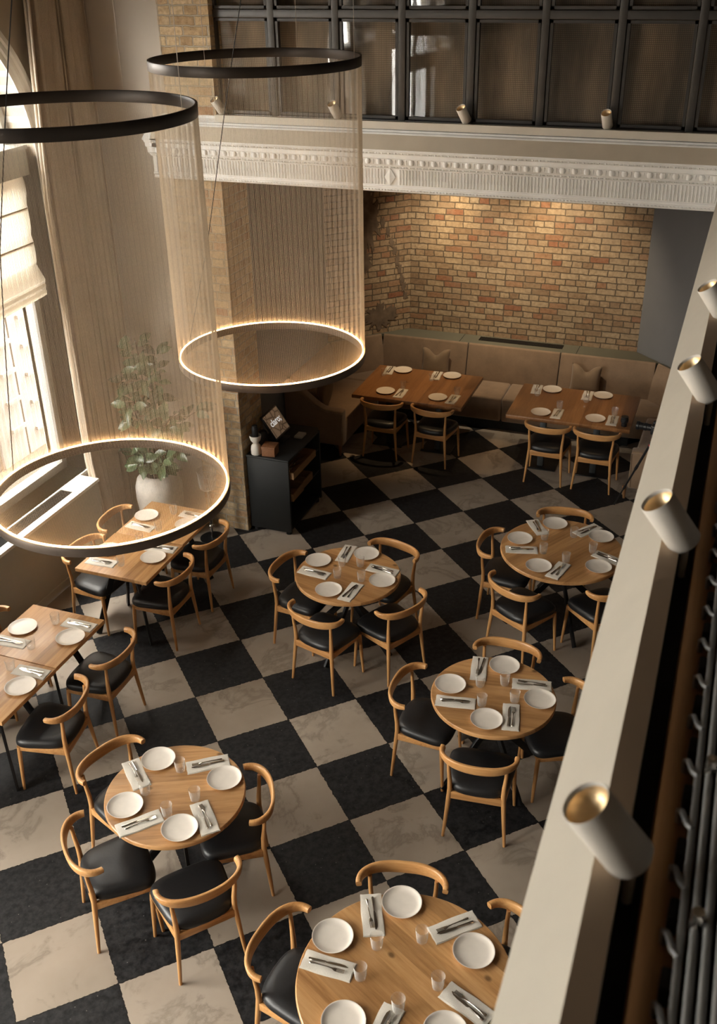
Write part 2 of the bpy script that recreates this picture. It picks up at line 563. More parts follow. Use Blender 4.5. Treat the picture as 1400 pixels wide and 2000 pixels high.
# ------------------------------------------------------------------ mesh helpers
class MB:
    def __init__(s):
        s.bm = bmesh.new()

    def box(s, lo, hi, M=None):
        vs = [Vector((x, y, z)) for x in (lo[0], hi[0]) for y in (lo[1], hi[1]) for z in (lo[2], hi[2])]
        if M is not None:
            vs = [M @ v for v in vs]
        v = [s.bm.verts.new(p) for p in vs]
        for f in ((0, 1, 3, 2), (4, 6, 7, 5), (0, 4, 5, 1), (2, 3, 7, 6), (0, 2, 6, 4), (1, 5, 7, 3)):
            s.bm.faces.new([v[i] for i in f])
        return s

    def cbox(s, c, size, M=None):
        return s.box([c[i] - size[i] / 2 for i in range(3)], [c[i] + size[i] / 2 for i in range(3)], M)

    def ring_loft(s, rings, close=True, caps=(True, True)):
        """rings: lists of points, same count"""
        vr = [[s.bm.verts.new(p) for p in r] for r in rings]
        n = len(vr[0])
        for a, b in zip(vr, vr[1:]):
            for i in range(n if close else n - 1):
                j = (i + 1) % n
                s.bm.faces.new((a[i], a[j], b[j], b[i]))
        if caps[0] and close:
            s.bm.faces.new(list(reversed(vr[0])))
        if caps[1] and close:
            s.bm.faces.new(vr[-1])
        return s

    def tube(s, pts, rad, n=10, caps=True):
        pts = [Vector(p) for p in pts]
        if not hasattr(rad, '__len__'):
            rad = [rad] * len(pts)
        rings = []
        up = None
        for i, p in enumerate(pts):
            d = (pts[min(i + 1, len(pts) - 1)] - pts[max(i - 1, 0)]).normalized()
            if up is None:
                up = Vector((0, 0, 1)) if abs(d.z) < 0.9 else Vector((1, 0, 0))
            sd = d.cross(up).normalized()
            up = sd.cross(d).normalized()
            rings.append([p + (sd * math.cos(2 * PI * k / n) + up * math.sin(2 * PI * k / n)) * rad[i] for k in range(n)])
        return s.ring_loft(rings, True, (caps, caps))

    def lathe(s, prof, n=40, M=None, close=False):
        """prof: (r, z) list around local z; ends with r=0 become poles"""
        cols = []
        for r, z in prof:
            if r < 1e-6:
                p = Vector((0, 0, z))
                cols.append([s.bm.verts.new(M @ p if M else p)])
            else:
                row = []
                for k in range(n):
                    p = Vector((r * math.cos(2 * PI * k / n), r * math.sin(2 * PI * k / n), z))
                    row.append(s.bm.verts.new(M @ p if M else p))
                cols.append(row)
        pairs = list(zip(cols, cols[1:]))
        if close:
            pairs.append((cols[-1], cols[0]))
        for a, b in pairs:
            for k in range(n):
                j = (k + 1) % n
                if len(a) == 1 and len(b) == 1:
                    continue
                if len(a) == 1:
                    s.bm.faces.new((a[0], b[j], b[k]))
                elif len(b) == 1:
                    s.bm.faces.new((a[k], a[j], b[0]))
                else:
                    s.bm.faces.new((a[k], a[j], b[j], b[k]))
        return s

    def prism(s, poly, z0, z1, M=None):
        f = lambda p, z: (M @ Vector((p[0], p[1], z))) if M else Vector((p[0], p[1], z))
        a = [s.bm.verts.new(f(p, z0)) for p in poly]
        b = [s.bm.verts.new(f(p, z1)) for p in poly]
        n = len(poly)
        s.bm.faces.new(list(reversed(a)))
        s.bm.faces.new(b)
        for i in range(n):
            j = (i + 1) % n
            s.bm.faces.new((a[i], a[j], b[j], b[i]))
        return s

    def quad(s, *p):
        s.bm.faces.new([s.bm.verts.new(Vector(q)) for q in p])
        return s

    def build(s, name, mat, parent=None, bevel=0.0, smooth=True, angle=40, seg=2, loc=None, rot=None, subsurf=0):
        bmesh.ops.recalc_face_normals(s.bm, faces=s.bm.faces)
        me = bpy.data.meshes.new(name)
        s.bm.to_mesh(me)
        s.bm.free()
        o = bpy.data.objects.new(name, me)
        COL.objects.link(o)
        me.materials.append(MATS[mat] if isinstance(mat, str) else mat)
        if smooth:
            for p in me.polygons:
                p.use_smooth = True
        if bevel:
            md = o.modifiers.new('bevel', 'BEVEL')
            md.width = bevel
            md.segments = seg
            md.limit_method = 'ANGLE'
            md.angle_limit = R(35)
        if subsurf:
            md = o.modifiers.new('sub', 'SUBSURF')
            md.levels = md.render_levels = subsurf
        if smooth:
            md = o.modifiers.new('edges', 'EDGE_SPLIT')
            md.split_angle = R(angle)
        if loc:
            o.location = loc
        if rot:
            o.rotation_euler = rot
        if parent:
            o.parent = parent
        return o


def thing(name, label, cat, loc=(0, 0, 0), rz=0.0, group=None):
    o = bpy.data.objects.new(name, None)
    o.empty_display_size = 0.1
    COL.objects.link(o)
    o.location = loc
    o.rotation_euler = (0, 0, rz)
    return tag(o, label, cat, group)


def tag(o, label, cat, group=None):
    o['label'] = label
    o['category'] = cat
    if group:
        o['group'] = group
    return o


def struct(o):
    o['kind'] = 'structure'
    return o


def dup(root, loc, rz, label, group=None):
    r = root.copy()
    COL.objects.link(r)
    r.location = loc
    r.rotation_euler = (0, 0, rz)
    r['label'] = label
    if group:
        r['group'] = group
    for ch in list(root.children):
        c = ch.copy()
        COL.objects.link(c)
        c.parent = r
        for g in ch.children:
            d = g.copy()
            COL.objects.link(d)
            d.parent = c
    return r


def maker(make):
    """first call builds the thing, later calls copy it"""
    store = {}

    def put(loc, rz, label, group=None):
        if 'o' not in store:
            store['o'] = make()
            o = store['o']
            o.location = loc
            o.rotation_euler = (0, 0, rz)
            o['label'] = label
            if group:
                o['group'] = group
            return o
        return dup(store['o'], loc, rz, label, group)
    return put


def rot_z(a):
    return Matrix.Rotation(a, 4, 'Z')


def wall_panel(name, p0, p1, z0, z1, mat, thick=0.15):
    """upright panel from p0 to p1 (plan), local x along it, local y up, thickness away from the room side (left of p0->p1 is outside)"""
    d = Vector((p1[0] - p0[0], p1[1] - p0[1], 0))
    ln = d.length
    b = MB().box((0, 0, -thick), (ln, z1 - z0, 0))
    o = b.build(name, mat, smooth=False)
    dx = d.normalized()
    M = Matrix((dx, Vector((0, 0, 1)), dx.cross(Vector((0, 0, 1))))).transposed().to_4x4()
    M.translation = Vector((p0[0], p0[1], z0))
    o.matrix_world = M
    return struct(o)


# ------------------------------------------------------------------ room shell
WX = -5.9            # inner face of the street wall
PY = 8.4             # face of the pillar and the header beam
# floor (local axes follow the tiles, which lie diagonally in the room)
fl = MB().quad((-16, -16, 0), (16, -16, 0), (16, 16, 0), (-16, 16, 0))
bm = fl.bm
o = fl.build('floor', 'floor', smooth=False)
o.location = (-3.658, 5.737, 0)
o.rotation_euler = (0, 0, R(45))
# trim the floor to the room
bm = bmesh.new()
bm.from_mesh(o.data)
inv = (Matrix.Translation(o.location) @ rot_z(R(45))).inverted()
for co, no in (((WX - 0.45, 0, 0), (-1, 0, 0)), ((3.6, 0, 0), (1, 0, 0)), ((0, -3.6, 0), (0, -1, 0)), ((0, 13.0, 0), (0, 1, 0))):
    bmesh.ops.bisect_plane(bm, geom=bm.verts[:] + bm.edges[:] + bm.faces[:], plane_co=inv @ Vector(co),
                           plane_no=inv.to_3x3() @ Vector(no), clear_outer=True)
bm.to_mesh(o.data)
bm.free()
struct(o)
struct(MB().box((WX - 0.5, -3.7, 7.0), (3.7, 13.2, 7.15)).build('ceiling', 'ceiling_dark', smooth=False))
struct(MB().box((WX - 0.5, -3.75, 0), (3.7, -3.6, 7.0)).build('wall_front', 'plaster_brown', smooth=False))
struct(MB().box((3.6, -3.7, 0), (3.75, 13.2, 7.0)).build('wall_balcony', 'plaster_brown', smooth=False))


def street_wall():
    """the street wall with its three arched openings, 0.45 m thick"""
    b = MB()
    x0, x1 = WX - 0.45, WX
    ends = [8.55]
    segs = []
    top = 8.55
    for yc in WIN_C:
        segs.append((yc + WIN_R, top))
        top = yc - WIN_R
    segs.append((-3.7, top))
    for y0, y1 in segs:
        b.box((x0, y0, 0), (x1, y1, 7.0))
    n = 28
    for yc in WIN_C:
        b.box((x0, yc - WIN_R, 0), (x1, yc + WIN_R, WIN_SILL))
        pts = [(yc + WIN_R * math.cos(PI * k / n), WIN_SPRING + WIN_R * math.sin(PI * k / n)) for k in range(n + 1)]
        for (ya, za), (yb, zb) in zip(pts, pts[1:]):
            v = []
            for x in (x0, x1):
                v.append([b.bm.verts.new((x, ya, za)), b.bm.verts.new((x, yb, zb)), b.bm.verts.new((x, yb, 7.0)), b.bm.verts.new((x, ya, 7.0))])
            b.bm.faces.new(v[0])
            b.bm.faces.new(v[1])
            b.bm.faces.new((v[0][0], v[0][1], v[1][1], v[1][0]))
    return struct(b.build('wall_street', 'plaster_beige', smooth=False))


street_wall()


def arch_path(yc, r, z0, zs, n=32):
    p = [(yc + r, z0)]
    p += [(yc + r * math.cos(PI * k / n), zs + r * math.sin(PI * k / n)) for k in range(n + 1)]
    p.append((yc - r, z0))
    return p


def arch_strip(yc, prof, z0, zs, name, mat, parent=None):
    """sweep a profile of (radius offset, x) around the arch"""
    b = MB()
    rings = []
    for k in range(-1, 34):
        ring = []
        for dr, x in prof:
            r = WIN_R + dr
            if k == -1:
                y, z = yc + r, z0
            elif k == 33:
                y, z = yc - r, z0
            else:
                a = PI * k / 32
                y, z = yc + r * math.cos(a), zs + r * math.sin(a)
            ring.append((x, y, z))
        rings.append(ring)
    b.ring_loft(rings)
    return b.build(name, mat, parent, angle=25)


for wi, yc in enumerate(WIN_C):
    # moulded surround on the wall and white reveal lining
    t = struct(arch_strip(yc, [(0.0, WX - 0.44), (0.0, WX + 0.012), (0.05, WX + 0.012), (0.06, WX + 0.03), (0.10, WX + 0.03), (0.115, WX + 0.045), (0.155, WX + 0.045), (0.165, WX + 0.005), (0.165, WX - 0.02), (0.012, WX - 0.02), (0.012, WX - 0.44)],
                          WIN_SILL, WIN_SPRING, 'trim_%d' % (wi + 1), 'window_white'))
    # the window: frame, transom, glazing bars and panes
    x0, x1 = -6.22, -6.12
    w = struct(arch_strip(yc, [(-0.015, x0), (-0.015, x1), (-0.085, x1), (-0.10, x1 - 0.02), (-0.10, x0)], WIN_SILL, WIN_SPRING, 'window_%d' % (wi + 1), 'window_frame'))
    b = MB()
    yl, yr = yc - WIN_R + 0.02, yc + WIN_R - 0.02
    b.box((x0, yl, WIN_SILL), (x1, yr, WIN_SILL + 0.085))
    b.box((x0, yl, 3.74), (-5.98, yr, 3.96))
    b.box((x0, yl, 3.96), (-5.96, yr, 3.995))
    b.box((x0 + 0.02, yc - 0.035, WIN_SILL), (x1 - 0.01, yc + 0.035, 3.8))
    for a in (60, 90, 120):
        d = Vector((0, math.cos(R(a)), math.sin(R(a))))
        c = Vector((x0 + 0.04, yc, WIN_SPRING + 0.02))
        b.tube([c, c + d * (WIN_R - 0.05)], 0.018, 6)
    arcp = [(x0 + 0.04, yc + 0.62 * math.cos(PI * k / 20), WIN_SPRING + 0.03 + 0.62 * math.sin(PI * k / 20)) for k in range(21)]
    b.tube(arcp, 0.018, 6)
    fr = b.build('window_bar', 'window_frame', w, bevel=0.006)
    g = MB()
    n = 24
    pts = [(yc + (WIN_R - 0.05) * math.cos(PI * k / n), WIN_SPRING + (WIN_R - 0.05) * math.sin(PI * k / n)) for k in range(n + 1)]
    poly = [(-6.18, yr, WIN_SILL + 0.05)] + [(-6.18, y, z) for y, z in pts] + [(-6.18, yl, WIN_SILL + 0.05)]
    g.quad(*poly)
    g.build('glass_pane', 'pane_clear', w, smooth=False)
    # sill board
    struct(MB().box((-6.3, yc - WIN_R, WIN_SILL - 0.03), (WX + 0.02, yc + WIN_R, WIN_SILL)).build('trim_%d' % (wi + 11), 'window_white', smooth=False))

# grey return wall between the curtain and the brick pillar
struct(MB().box((WX - 0.45, 8.5, 0), (-4.9, 8.9, 7.0)).build('wall_return', 'plaster_grey', smooth=False))


# brick pillar (local axes: x along, y up)
def pillar():
    b = MB().box((0, 0, -0.5), (0.49, 7.0, 0.0))
    o = b.build('wall_pillar', 'brick_pale', smooth=False)
    o.matrix_world = Matrix(((1, 0, 0, -4.94), (0, 0, -1, PY), (0, 1, 0, 0), (0, 0, 0, 1)))
    struct(o)
    # side face of the pillar, towards the cabinet
    wall_panel('wall_pillar_side', (-4.448, PY + 0.004), (-4.448, PY + 0.47), 0, 3.64, 'brick_pale', 0.02)


pillar()

# alcove walls: grey, brick chamfer, brick back, blue-grey chamfer
AZ = 3.6
struct(MB().box((-5.05, 8.9, 0), (-4.9, 11.9, AZ)).build('wall_alcove_window_side', 'blue_grey', smooth=False))
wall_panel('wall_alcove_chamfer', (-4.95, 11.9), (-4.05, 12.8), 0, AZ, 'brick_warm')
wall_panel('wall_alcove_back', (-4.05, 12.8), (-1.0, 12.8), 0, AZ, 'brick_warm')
wall_panel('wall_alcove_corner', (-1.0, 12.8), (-0.1, 11.9), 0, AZ, 'blue_grey')
wall_panel('wall_alcove_side', (-0.1, 11.9), (-0.1, 9.0), 0, AZ, 'blue_grey')
struct(MB().box((-5.05, 8.85, AZ), (3.6, 13.1, AZ + 0.1)).build('ceiling_alcove', 'ceiling_dark', smooth=False))
struct(MB().box((-0.1, 8.5, 0), (3.6, 9.0, AZ)).build('wall_beside_alcove', 'plaster_brown', smooth=False))
# broken plaster patches left on the brick chamfer
pm = MB()
ch = Matrix(((0.7071, 0, 0.7071, -4.95), (0.7071, 0, -0.7071, 11.9), (0, 1, 0, 0), (0, 0, 0, 1)))
def blob(cx, cy, rx, ry, n, seed, th):
    rnd = random.Random(seed)
    poly = []
    for k in range(n):
        a = 2 * PI * k / n
        q = 0.5 + 0.7 * rnd.random()
        poly.append((cx + rx * q * math.cos(a), cy + ry * q * math.sin(a)))
    pm.prism(poly, 0.0, th, ch)
blob(0.66, 2.45, 0.17, 0.42, 44, 3, 0.008)
blob(0.78, 1.12, 0.27, 0.17, 40, 5, 0.008)
blob(0.58, 1.9, 0.12, 0.2, 34, 8, 0.008)
for k in range(9):
    t_ = k / 8
    blob(0.86 + 0.34 * t_ ** 0.7, 2.35 - 1.0 * t_, 0.035, 0.08, 16, 20 + k, 0.007)
struct(pm.build('wall_plaster_remnant', plain('old_plaster', (0.17, 0.12, 0.08), 0.95, 0, 0.3, 9, 0.7), smooth=False))

# header beam over the alcove opening and the mezzanine slab beside the camera
struct(MB().box((-5.0, PY, 3.65), (3.6, 8.9, 4.19)).build('trim_header_beam', 'stucco_trim', smooth=False))
struct(MB().box((0.035, -3.6, 3.66), (3.6, PY, 4.08)).build('floor_mezzanine', 'plaster_brown', smooth=False))

# ------------------------------------------------------------------ ornamental cornice (distance d into the room, height z)
PROF = [(0.0, 4.135), (0.032, 4.135), (0.036, 4.122), (0.052, 4.115), (0.056, 4.103), (0.138, 3.995), (0.138, 3.985),
        (0.128, 3.978), (0.120, 3.962), (0.114, 3.955), (0.114, 3.925), (0.102, 3.918), (0.098, 3.872), (0.082, 3.858), (0.074, 3.842),
        (0.066, 3.838), (0.058, 3.834), (0.058, 3.700), (0.064, 3.694), (0.066, 3.680), (0.058, 3.672), (0.062, 3.655), (0.056, 3.645), (0.0, 3.645)]


def cornice(name, f, length, top, diamonds=(), mat='stucco_trim'):
    """f(u, d, z) -> world point"""
    rings = [[f(u, d, z) for d, z in PROF] for u in (0.0, length)]
    root = struct(MB().ring_loft(rings).build(name, mat, angle=25))
    # beige sloping top
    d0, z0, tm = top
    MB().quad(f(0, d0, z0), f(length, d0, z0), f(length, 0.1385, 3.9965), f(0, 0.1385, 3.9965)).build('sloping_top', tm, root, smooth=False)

    def sph(b, u, d, z, ru, rd, rz, n=6, half=False):
        prof = []
        rings_ = []
        for i in range(1, 4):
            th = PI * i / 4
            rings_.append([f(u + ru * math.sin(th) * math.cos(2 * PI * k / n), d + rd * math.sin(th) * math.sin(2 * PI * k / n), z + rz * math.cos(th)) for k in range(n)])
        b.ring_loft(rings_)
    b = MB()
    u = 0.01
    while u < length - 0.01:            # bead and reel rows
        for z, d, s in ((3.966, 0.124, 1.0), (3.849, 0.080, 0.9)):
            sph(b, u + 0.012, d, z, 0.011 * s, 0.009, 0.008 * s)
            for q in (0.030, 0.038, 0.046):
                sph(b, u + q, d, z, 0.003, 0.009, 0.009 * s)
        sph(b, u + 0.01, 0.064, 3.662, 0.012, 0.006, 0.006)
        sph(b, u + 0.038, 0.064, 3.662, 0.012, 0.006, 0.006)
        u += 0.057
    b.build('bead_moulding', mat, root, angle=70)
    b = MB()
    u = 0.045
    while u < length - 0.03:            # egg and dart
        sph(b, u, 0.098, 3.897, 0.027, 0.022, 0.028, 10)
        rings_ = []
        for r_ in (0.034, 0.040):
            rings_.append([f(u + r_ * math.sin(R(a)), 0.106 - 0.010 * abs(math.sin(R(a))), 3.912 - r_ * 1.02 * math.cos(R(a)) * 1.0) for a in range(-100, 101, 20)])
        rings_.append([f(u + 0.040 * math.sin(R(a)), 0.088, 3.912 - 0.041 * math.cos(R(a))) for a in range(-100, 101, 20)])
        b.ring_loft(rings_, False)
        rr = [[f(u + 0.0478 + s_ * 0.006, 0.104, 3.914), f(u + 0.0478 + s_ * 0.0015, 0.094, 3.872)] for s_ in (-1, 1)]
        b.ring_loft([[rr[0][0], rr[1][0], f(u + 0.0478, 0.112, 3.914)], [rr[0][1], rr[1][1], f(u + 0.0478, 0.100, 3.872)]])
        u += 0.0956
    b.build('egg_moulding', mat, root, angle=60)
    b = MB()
    u = 0.012
    while u < length - 0.01:            # fluted frieze: raised ribs, doubled in the lower part
        if not any(abs(u - d0) < 0.05 for d0 in diamonds):
            def rib(u0, u1, z0, z1, dd):
                b.ring_loft([[f(u0, 0.057, z), f((u0 * 3 + u1) / 4, 0.057 + dd, z), (f((u0 + u1 * 3) / 4, 0.057 + dd, z)), f(u1, 0.057, z)] for z in (z0, z1)])
            rib(u, u + 0.015, 3.755, 3.828, 0.014)
            rib(u - 0.001, u + 0.016, 3.706, 3.757, 0.008)
            rib(u + 0.019, u + 0.0245, 3.706, 3.757, 0.006)
        u += 0.0277
    for d0 in diamonds:
        c = f(d0, 0.078, 3.768)
        e = [f(d0 - 0.05, 0.068, 3.768), f(d0, 0.068, 3.838), f(d0 + 0.05, 0.068, 3.768), f(d0, 0.068, 3.70)]
        e2 = [f(d0 - 0.05, 0.056, 3.768), f(d0, 0.056, 3.838), f(d0 + 0.05, 0.056, 3.768), f(d0, 0.056, 3.70)]
        b.ring_loft([e2, e], True, (False, False))
        for i in range(4):
            b.quad(e[i], e[(i + 1) % 4], c)
    b.build('fluted_moulding', mat, root, angle=30)
    return root


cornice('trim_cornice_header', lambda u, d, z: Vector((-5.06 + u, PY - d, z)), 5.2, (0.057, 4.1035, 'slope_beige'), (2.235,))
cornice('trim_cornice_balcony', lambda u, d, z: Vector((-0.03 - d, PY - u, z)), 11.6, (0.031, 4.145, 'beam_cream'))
# returned end of the header cornice on the window side
MB().ring_loft([[Vector((-5.06 - d * 0.6, PY - d, z)) for d, z in PROF], [Vector((-5.0, PY - d, z)) for d, z in PROF]]).build('end_return', 'stucco_trim', bpy.data.objects['trim_cornice_header'], angle=25)
# flat cream ledge strip on top of the cornice, both runs
struct(MB().box((-4.45, PY - 0.03, 4.142), (0.1, PY + 0.015, 4.2)).build('trim_ledge_header', 'ledge_cream', smooth=False, bevel=0.002))
lo = struct(MB().box((-0.06, -3.6, 4.13), (-0.017, PY - 0.03, 4.2)).build('trim_ledge_balcony', 'ledge_cream', smooth=False))
MB().box((-0.06, -3.6, 4.2), (-0.017, PY - 0.03, 4.203)).build('shaded_ledge_top', 'ledge_top_shade', lo, smooth=False)  # thin sheet carrying the painted shade of the strip's upper face
# black channel between ledge and windows
struct(MB().box((-0.017, -3.6, 4.06), (0.035, PY, 4.12)).build('trim_channel_balcony', 'dark_void', smooth=False))
struct(MB().box((-4.45, PY + 0.015, 4.1), (0.1, PY + 0.09, 4.17)).build('trim_channel_header', 'dark_void', smooth=False))

# ------------------------------------------------------------------ gallery glazing above the header
def gallery():
    y0, y1 = 8.47, 8.54
    xs = [-4.49 + 0.5725 * k for k in range(15)]
    zs = [4.17, 4.99, 5.81, 6.63]
    b = MB()
    for x in xs:
        b.box((x - 0.03, y0, 4.15), (x + 0.03, y1, 7.0))
    for z in zs:
        b.box((xs[0], y0 + 0.002, z - 0.03), (xs[-1], y1 - 0.002, z + 0.03))
    w = struct(b.build('window_4', 'dark_frame', bevel=0.004))
    for xa, xb in zip(xs, xs[1:]):
        for za, zb in zip(zs, zs[1:] + [7.05]):
            s = MB()
            e = 0.022
            xa2, xb2, za2, zb2 = xa + 0.036, xb - 0.036, za + 0.036, zb - 0.036
            for lo_, hi_ in (((xa2, za2), (xb2, za2 + e)), ((xa2, zb2 - e), (xb2, zb2)), ((xa2, za2), (xa2 + e, zb2)), ((xb2 - e, za2), (xb2, zb2))):
                s.box((lo_[0], y0 + 0.012, lo_[1]), (hi_[0], y1 - 0.012, hi_[1]))
            s.build('sash', 'dark_frame', w, smooth=False)
            ang = random.uniform(-0.012, 0.012)
            tilt = random.uniform(-0.012, 0.012)
            g = MB().quad((-0.5 * (xb2 - xa2), 0, za2 - (za2 + zb2) / 2), (0.5 * (xb2 - xa2), 0, za2 - (za2 + zb2) / 2), (0.5 * (xb2 - xa2), 0, (zb2 - za2) / 2), (-0.5 * (xb2 - xa2), 0, (zb2 - za2) / 2))
            g.build('glass_pane', 'pane_dark', w, smooth=False, loc=((xa2 + xb2) / 2, y0 + 0.03, (za2 + zb2) / 2), rot=(tilt, 0, ang))
    struct(MB().box((xs[0] - 0.05, 8.60, 4.1), (3.6, 8.62, 7.0)).build('wall_gallery_screen', 'screen_cloth', smooth=False))


gallery()


# ------------------------------------------------------------------ outside
def outside():
    e = MB()
    e.box((-8.5, 4.2, -0.2), (-8.06, 18.0, 4.6))
    w = struct(e.build('exterior_facade', 'stone_pale', smooth=False))
    q = MB()
    for (ya, yb, zo) in ((8.95, 9.42, 0.24), (9.45, 9.95, 0.08)):
        q.box((-8.1, ya, -0.2), (-8.02, yb, 4.6))
    q.build('pilaster', 'stone_pale', w, smooth=False)
    for k in range(11):
        z = 0.29 + 0.365 * k
        MB().box((-8.03, 9.17, z), (-7.985, 9.44, z + 0.045)).build('stone_ledge', 'stone_pale', w, smooth=False)
        MB().box((-8.03, 9.62, z - 0.14), (-7.985, 9.9, z - 0.095)).build('stone_ledge', 'stone_pale', w, smooth=False)
    struct(MB().box((-22, -14, -0.3), (WX - 0.44, 24, -0.1)).build('exterior_ground', 'paving', smooth=False))


outside()

# ------------------------------------------------------------------ curtain, roman blind, radiator cover
def curtain():
    b = MB()
    n = 260
    rows = []
    y1 = 8.46
    rnd = random.Random(4)
    ph = [rnd.uniform(0, 6.28) for _ in range(6)]
    for iz in range(15):
        z = 0.015 + 6.95 * iz / 14
        row = []
        for k in range(n):
            t = k / (n - 1)
            yl = 7.60 if z < 0.9 else (7.54 + max(0, z - 3.6) * 0.1)
            y = yl + (y1 - yl) * t
            a = 0.036 * math.sin(2 * PI * 8.3 * t + 0.5 * math.sin(2 * PI * 2.3 * t + ph[0]) + 0.12 * math.sin(iz * 0.7))
            a += 0.016 * math.sin(2 * PI * 21 * t + ph[1] + 0.2 * iz) + 0.012 * math.sin(2 * PI * 4.1 * t + ph[2])
            row.append((-5.74 + a, y + 0.018 * math.sin(2 * PI * 18.6 * t + ph[3]), z))
        rows.append(row)
    b.ring_loft(rows, False)
    o = b.build('linen_curtain', 'curtain_linen', angle=180)
    md = o.modifiers.new('thick', 'SOLIDIFY')
    md.thickness = 0.006
    tag(o, 'floor-length beige linen curtain hanging in deep folds beside the arched window', 'curtain')
    p = thing('curtain_track', 'slim ceiling track that carries the beige linen curtain', 'curtain track', (0, 0, 0))
    MB().box((-5.78, 7.3, 6.955), (-5.70, 8.48, 7.0)).build('rail', 'window_white', p, smooth=False)


curtain()


def blind(yc, zb, label):
    root = thing('roman_blind', label, 'blind', (0, 0, 0))
    y0, y1 = yc - WIN_R + 0.06, yc + WIN_R - 0.04
    b = MB()
    rows = []
    rnd = random.Random(2)
    zt = 3.76
    seg = 9
    pts = []
    m = 40
    for k in range(m + 1):
        t = k / m
        z = zt + (zb + 0.28 - zt) * t
        pts.append((-6.06 + 0.016 * abs(math.sin(PI * t * 3.0)), z))
    # gathered folds at the hem
    z = zb + 0.28
    for i in range(3):
        pts += [(-6.02, z - 0.07), (-5.985, z - 0.13), (-5.99, z - 0.165), (-6.05, z - 0.12)]
        z -= 0.055
    pts += [(-6.04, zb + 0.04), (-6.03, zb)]
    ny = 36
    for x, z in pts:
        row = []
        for j in range(ny):
            s = j / (ny - 1)
            sag = 0.045 * (4 * s * (1 - s)) * max(0, min(1, (zb + 0.9 - z) / 0.9))
            row.append((x + 0.004 * math.sin(9 * s + 5 * z), y0 + (y1 - y0) * s + 0.006 * math.sin(z * 9), z - sag - 0.004 * math.sin(s * 14)))
        rows.append(row)
    b.ring_loft(rows, False)
    o = b.build('blind_cloth', 'blind_linen', root, angle=180)
    for k in range(1, 4):
        z = zt - 0.31 * k
        MB().box((-6.062, y0, z - 0.006), (-6.045, y1, z + 0.006)).build('batten', 'curtain_linen', root, smooth=False)
    MB().box((-6.09, y0, zt - 0.03), (-6.03, y1, zt + 0.02)).build('head_rail', 'window_white', root, smooth=False)


blind(WIN_C[0], 2.66, 'pale linen roman blind pulled half down over the arched window')
blind(WIN_C[1], 2.66, 'pale linen roman blind of the next window along the street wall')


def radiator_cover():
    root = thing('radiator_cover', 'long cream box over the radiators under the windows', 'radiator cover', (0, 0, 0))
    MB().box((WX + 0.0, -3.5, 0.09), (-5.665, 7.57, 0.80)).build('body', 'cream_wall', root, bevel=0.003)
    tp = MB()
    x0, x1 = WX + 0.003, -5.655
    edges = [-3.5]
    for c in (-1.9, 1.5, 5.9):
        edges += [c - 1.35, c + 1.35]
    edges.append(7.58)
    for a, b_ in zip(edges[0::2], edges[1::2]):
        tp.box((x0, a, 0.80), (x1, b_, 0.832))
    for c in (-1.9, 1.5, 5.9):
        tp.box((-5.735, c - 1.35, 0.80), (x1, c + 1.35, 0.832))
        tp.box((x0, c - 1.35, 0.80), (x0 + 0.02, c + 1.35, 0.832))
    tp.build('top_board', 'window_white', root, smooth=False)
    for c in (-1.9, 1.5, 5.9):
        g = MB().box((x0 + 0.02, c - 1.35, 0.80), (-5.735, c + 1.35, 0.806))
        k = x0 + 0.03
        while k < -5.74:
            g.box((k, c - 1.35, 0.806), (k + 0.004, c + 1.35, 0.828))
            k += 0.014
        g.build('grille', 'grille_black', root, smooth=False)
    MB().box((WX, -3.5, 0.0), (-5.65, 7.57, 0.09)).build('plinth', 'cream_wall', root, bevel=0.002)


radiator_cover()


# ------------------------------------------------------------------ pendants
def pendant(label, cx, cy, zt, zb, r, cord, wires):
    root = thing('pendant_lamp', label, 'pendant lamp', (cx, cy, zb), 0, 'tall thread pendants')
    h = zt - zb

    def ring(name, z, ht, th, mat):
        MB().lathe([(r + 0.004, z - ht / 2), (r + 0.004, z + ht / 2), (r + 0.004 - th, z + ht / 2), (r + 0.004 - th, z - ht / 2)], 120, None, True).build(name, mat, root, bevel=0.003, angle=30)
    ring('upper_ring', h, 0.062, 0.014, 'ring_bronze')
    ring('lower_ring', 0.0, 0.055, 0.030, 'ring_lower')
    MB().lathe([(r - 0.006, 0.0275), (r - 0.006, 0.0325), (r - 0.015, 0.0325), (r - 0.015, 0.0275)], 120, None, True).build('light_strip', 'led_warm', root, angle=30)
    b = MB()
    n = 640
    rt = 0.00068
    for k in range(n):
        a = 2 * PI * k / n
        c, s = math.cos(a), math.sin(a)
        px, py = (r + 0.001) * c, (r + 0.001) * s
        p = [(px + rt * math.cos(a + 2 * PI * q / 3), py + rt * math.sin(a + 2 * PI * q / 3)) for q in range(3)]
        lo_ = [b.bm.verts.new((x, y, 0.0)) for x, y in p]
        hi_ = [b.bm.verts.new((x, y, h)) for x, y in p]
        for q in range(3):
            j = (q + 1) % 3
            b.bm.faces.new((lo_[q], lo_[j], hi_[j], hi_[q]))
    b.build('thread_shade', 'thread', root, smooth=False)
    for a in wires:
        x, y = (r - 0.002) * math.cos(R(a)), (r - 0.002) * math.sin(R(a))
        MB().tube([(x, y, h), (x, y, 7.0 - zb)], 0.0018, 5).build('cable', 'cable_white', root)
    MB().tube([(p[0] - cx, p[1] - cy, p[2] - zb) for p in cord], 0.0032, 6).build('power_cord', 'cable_black', root)


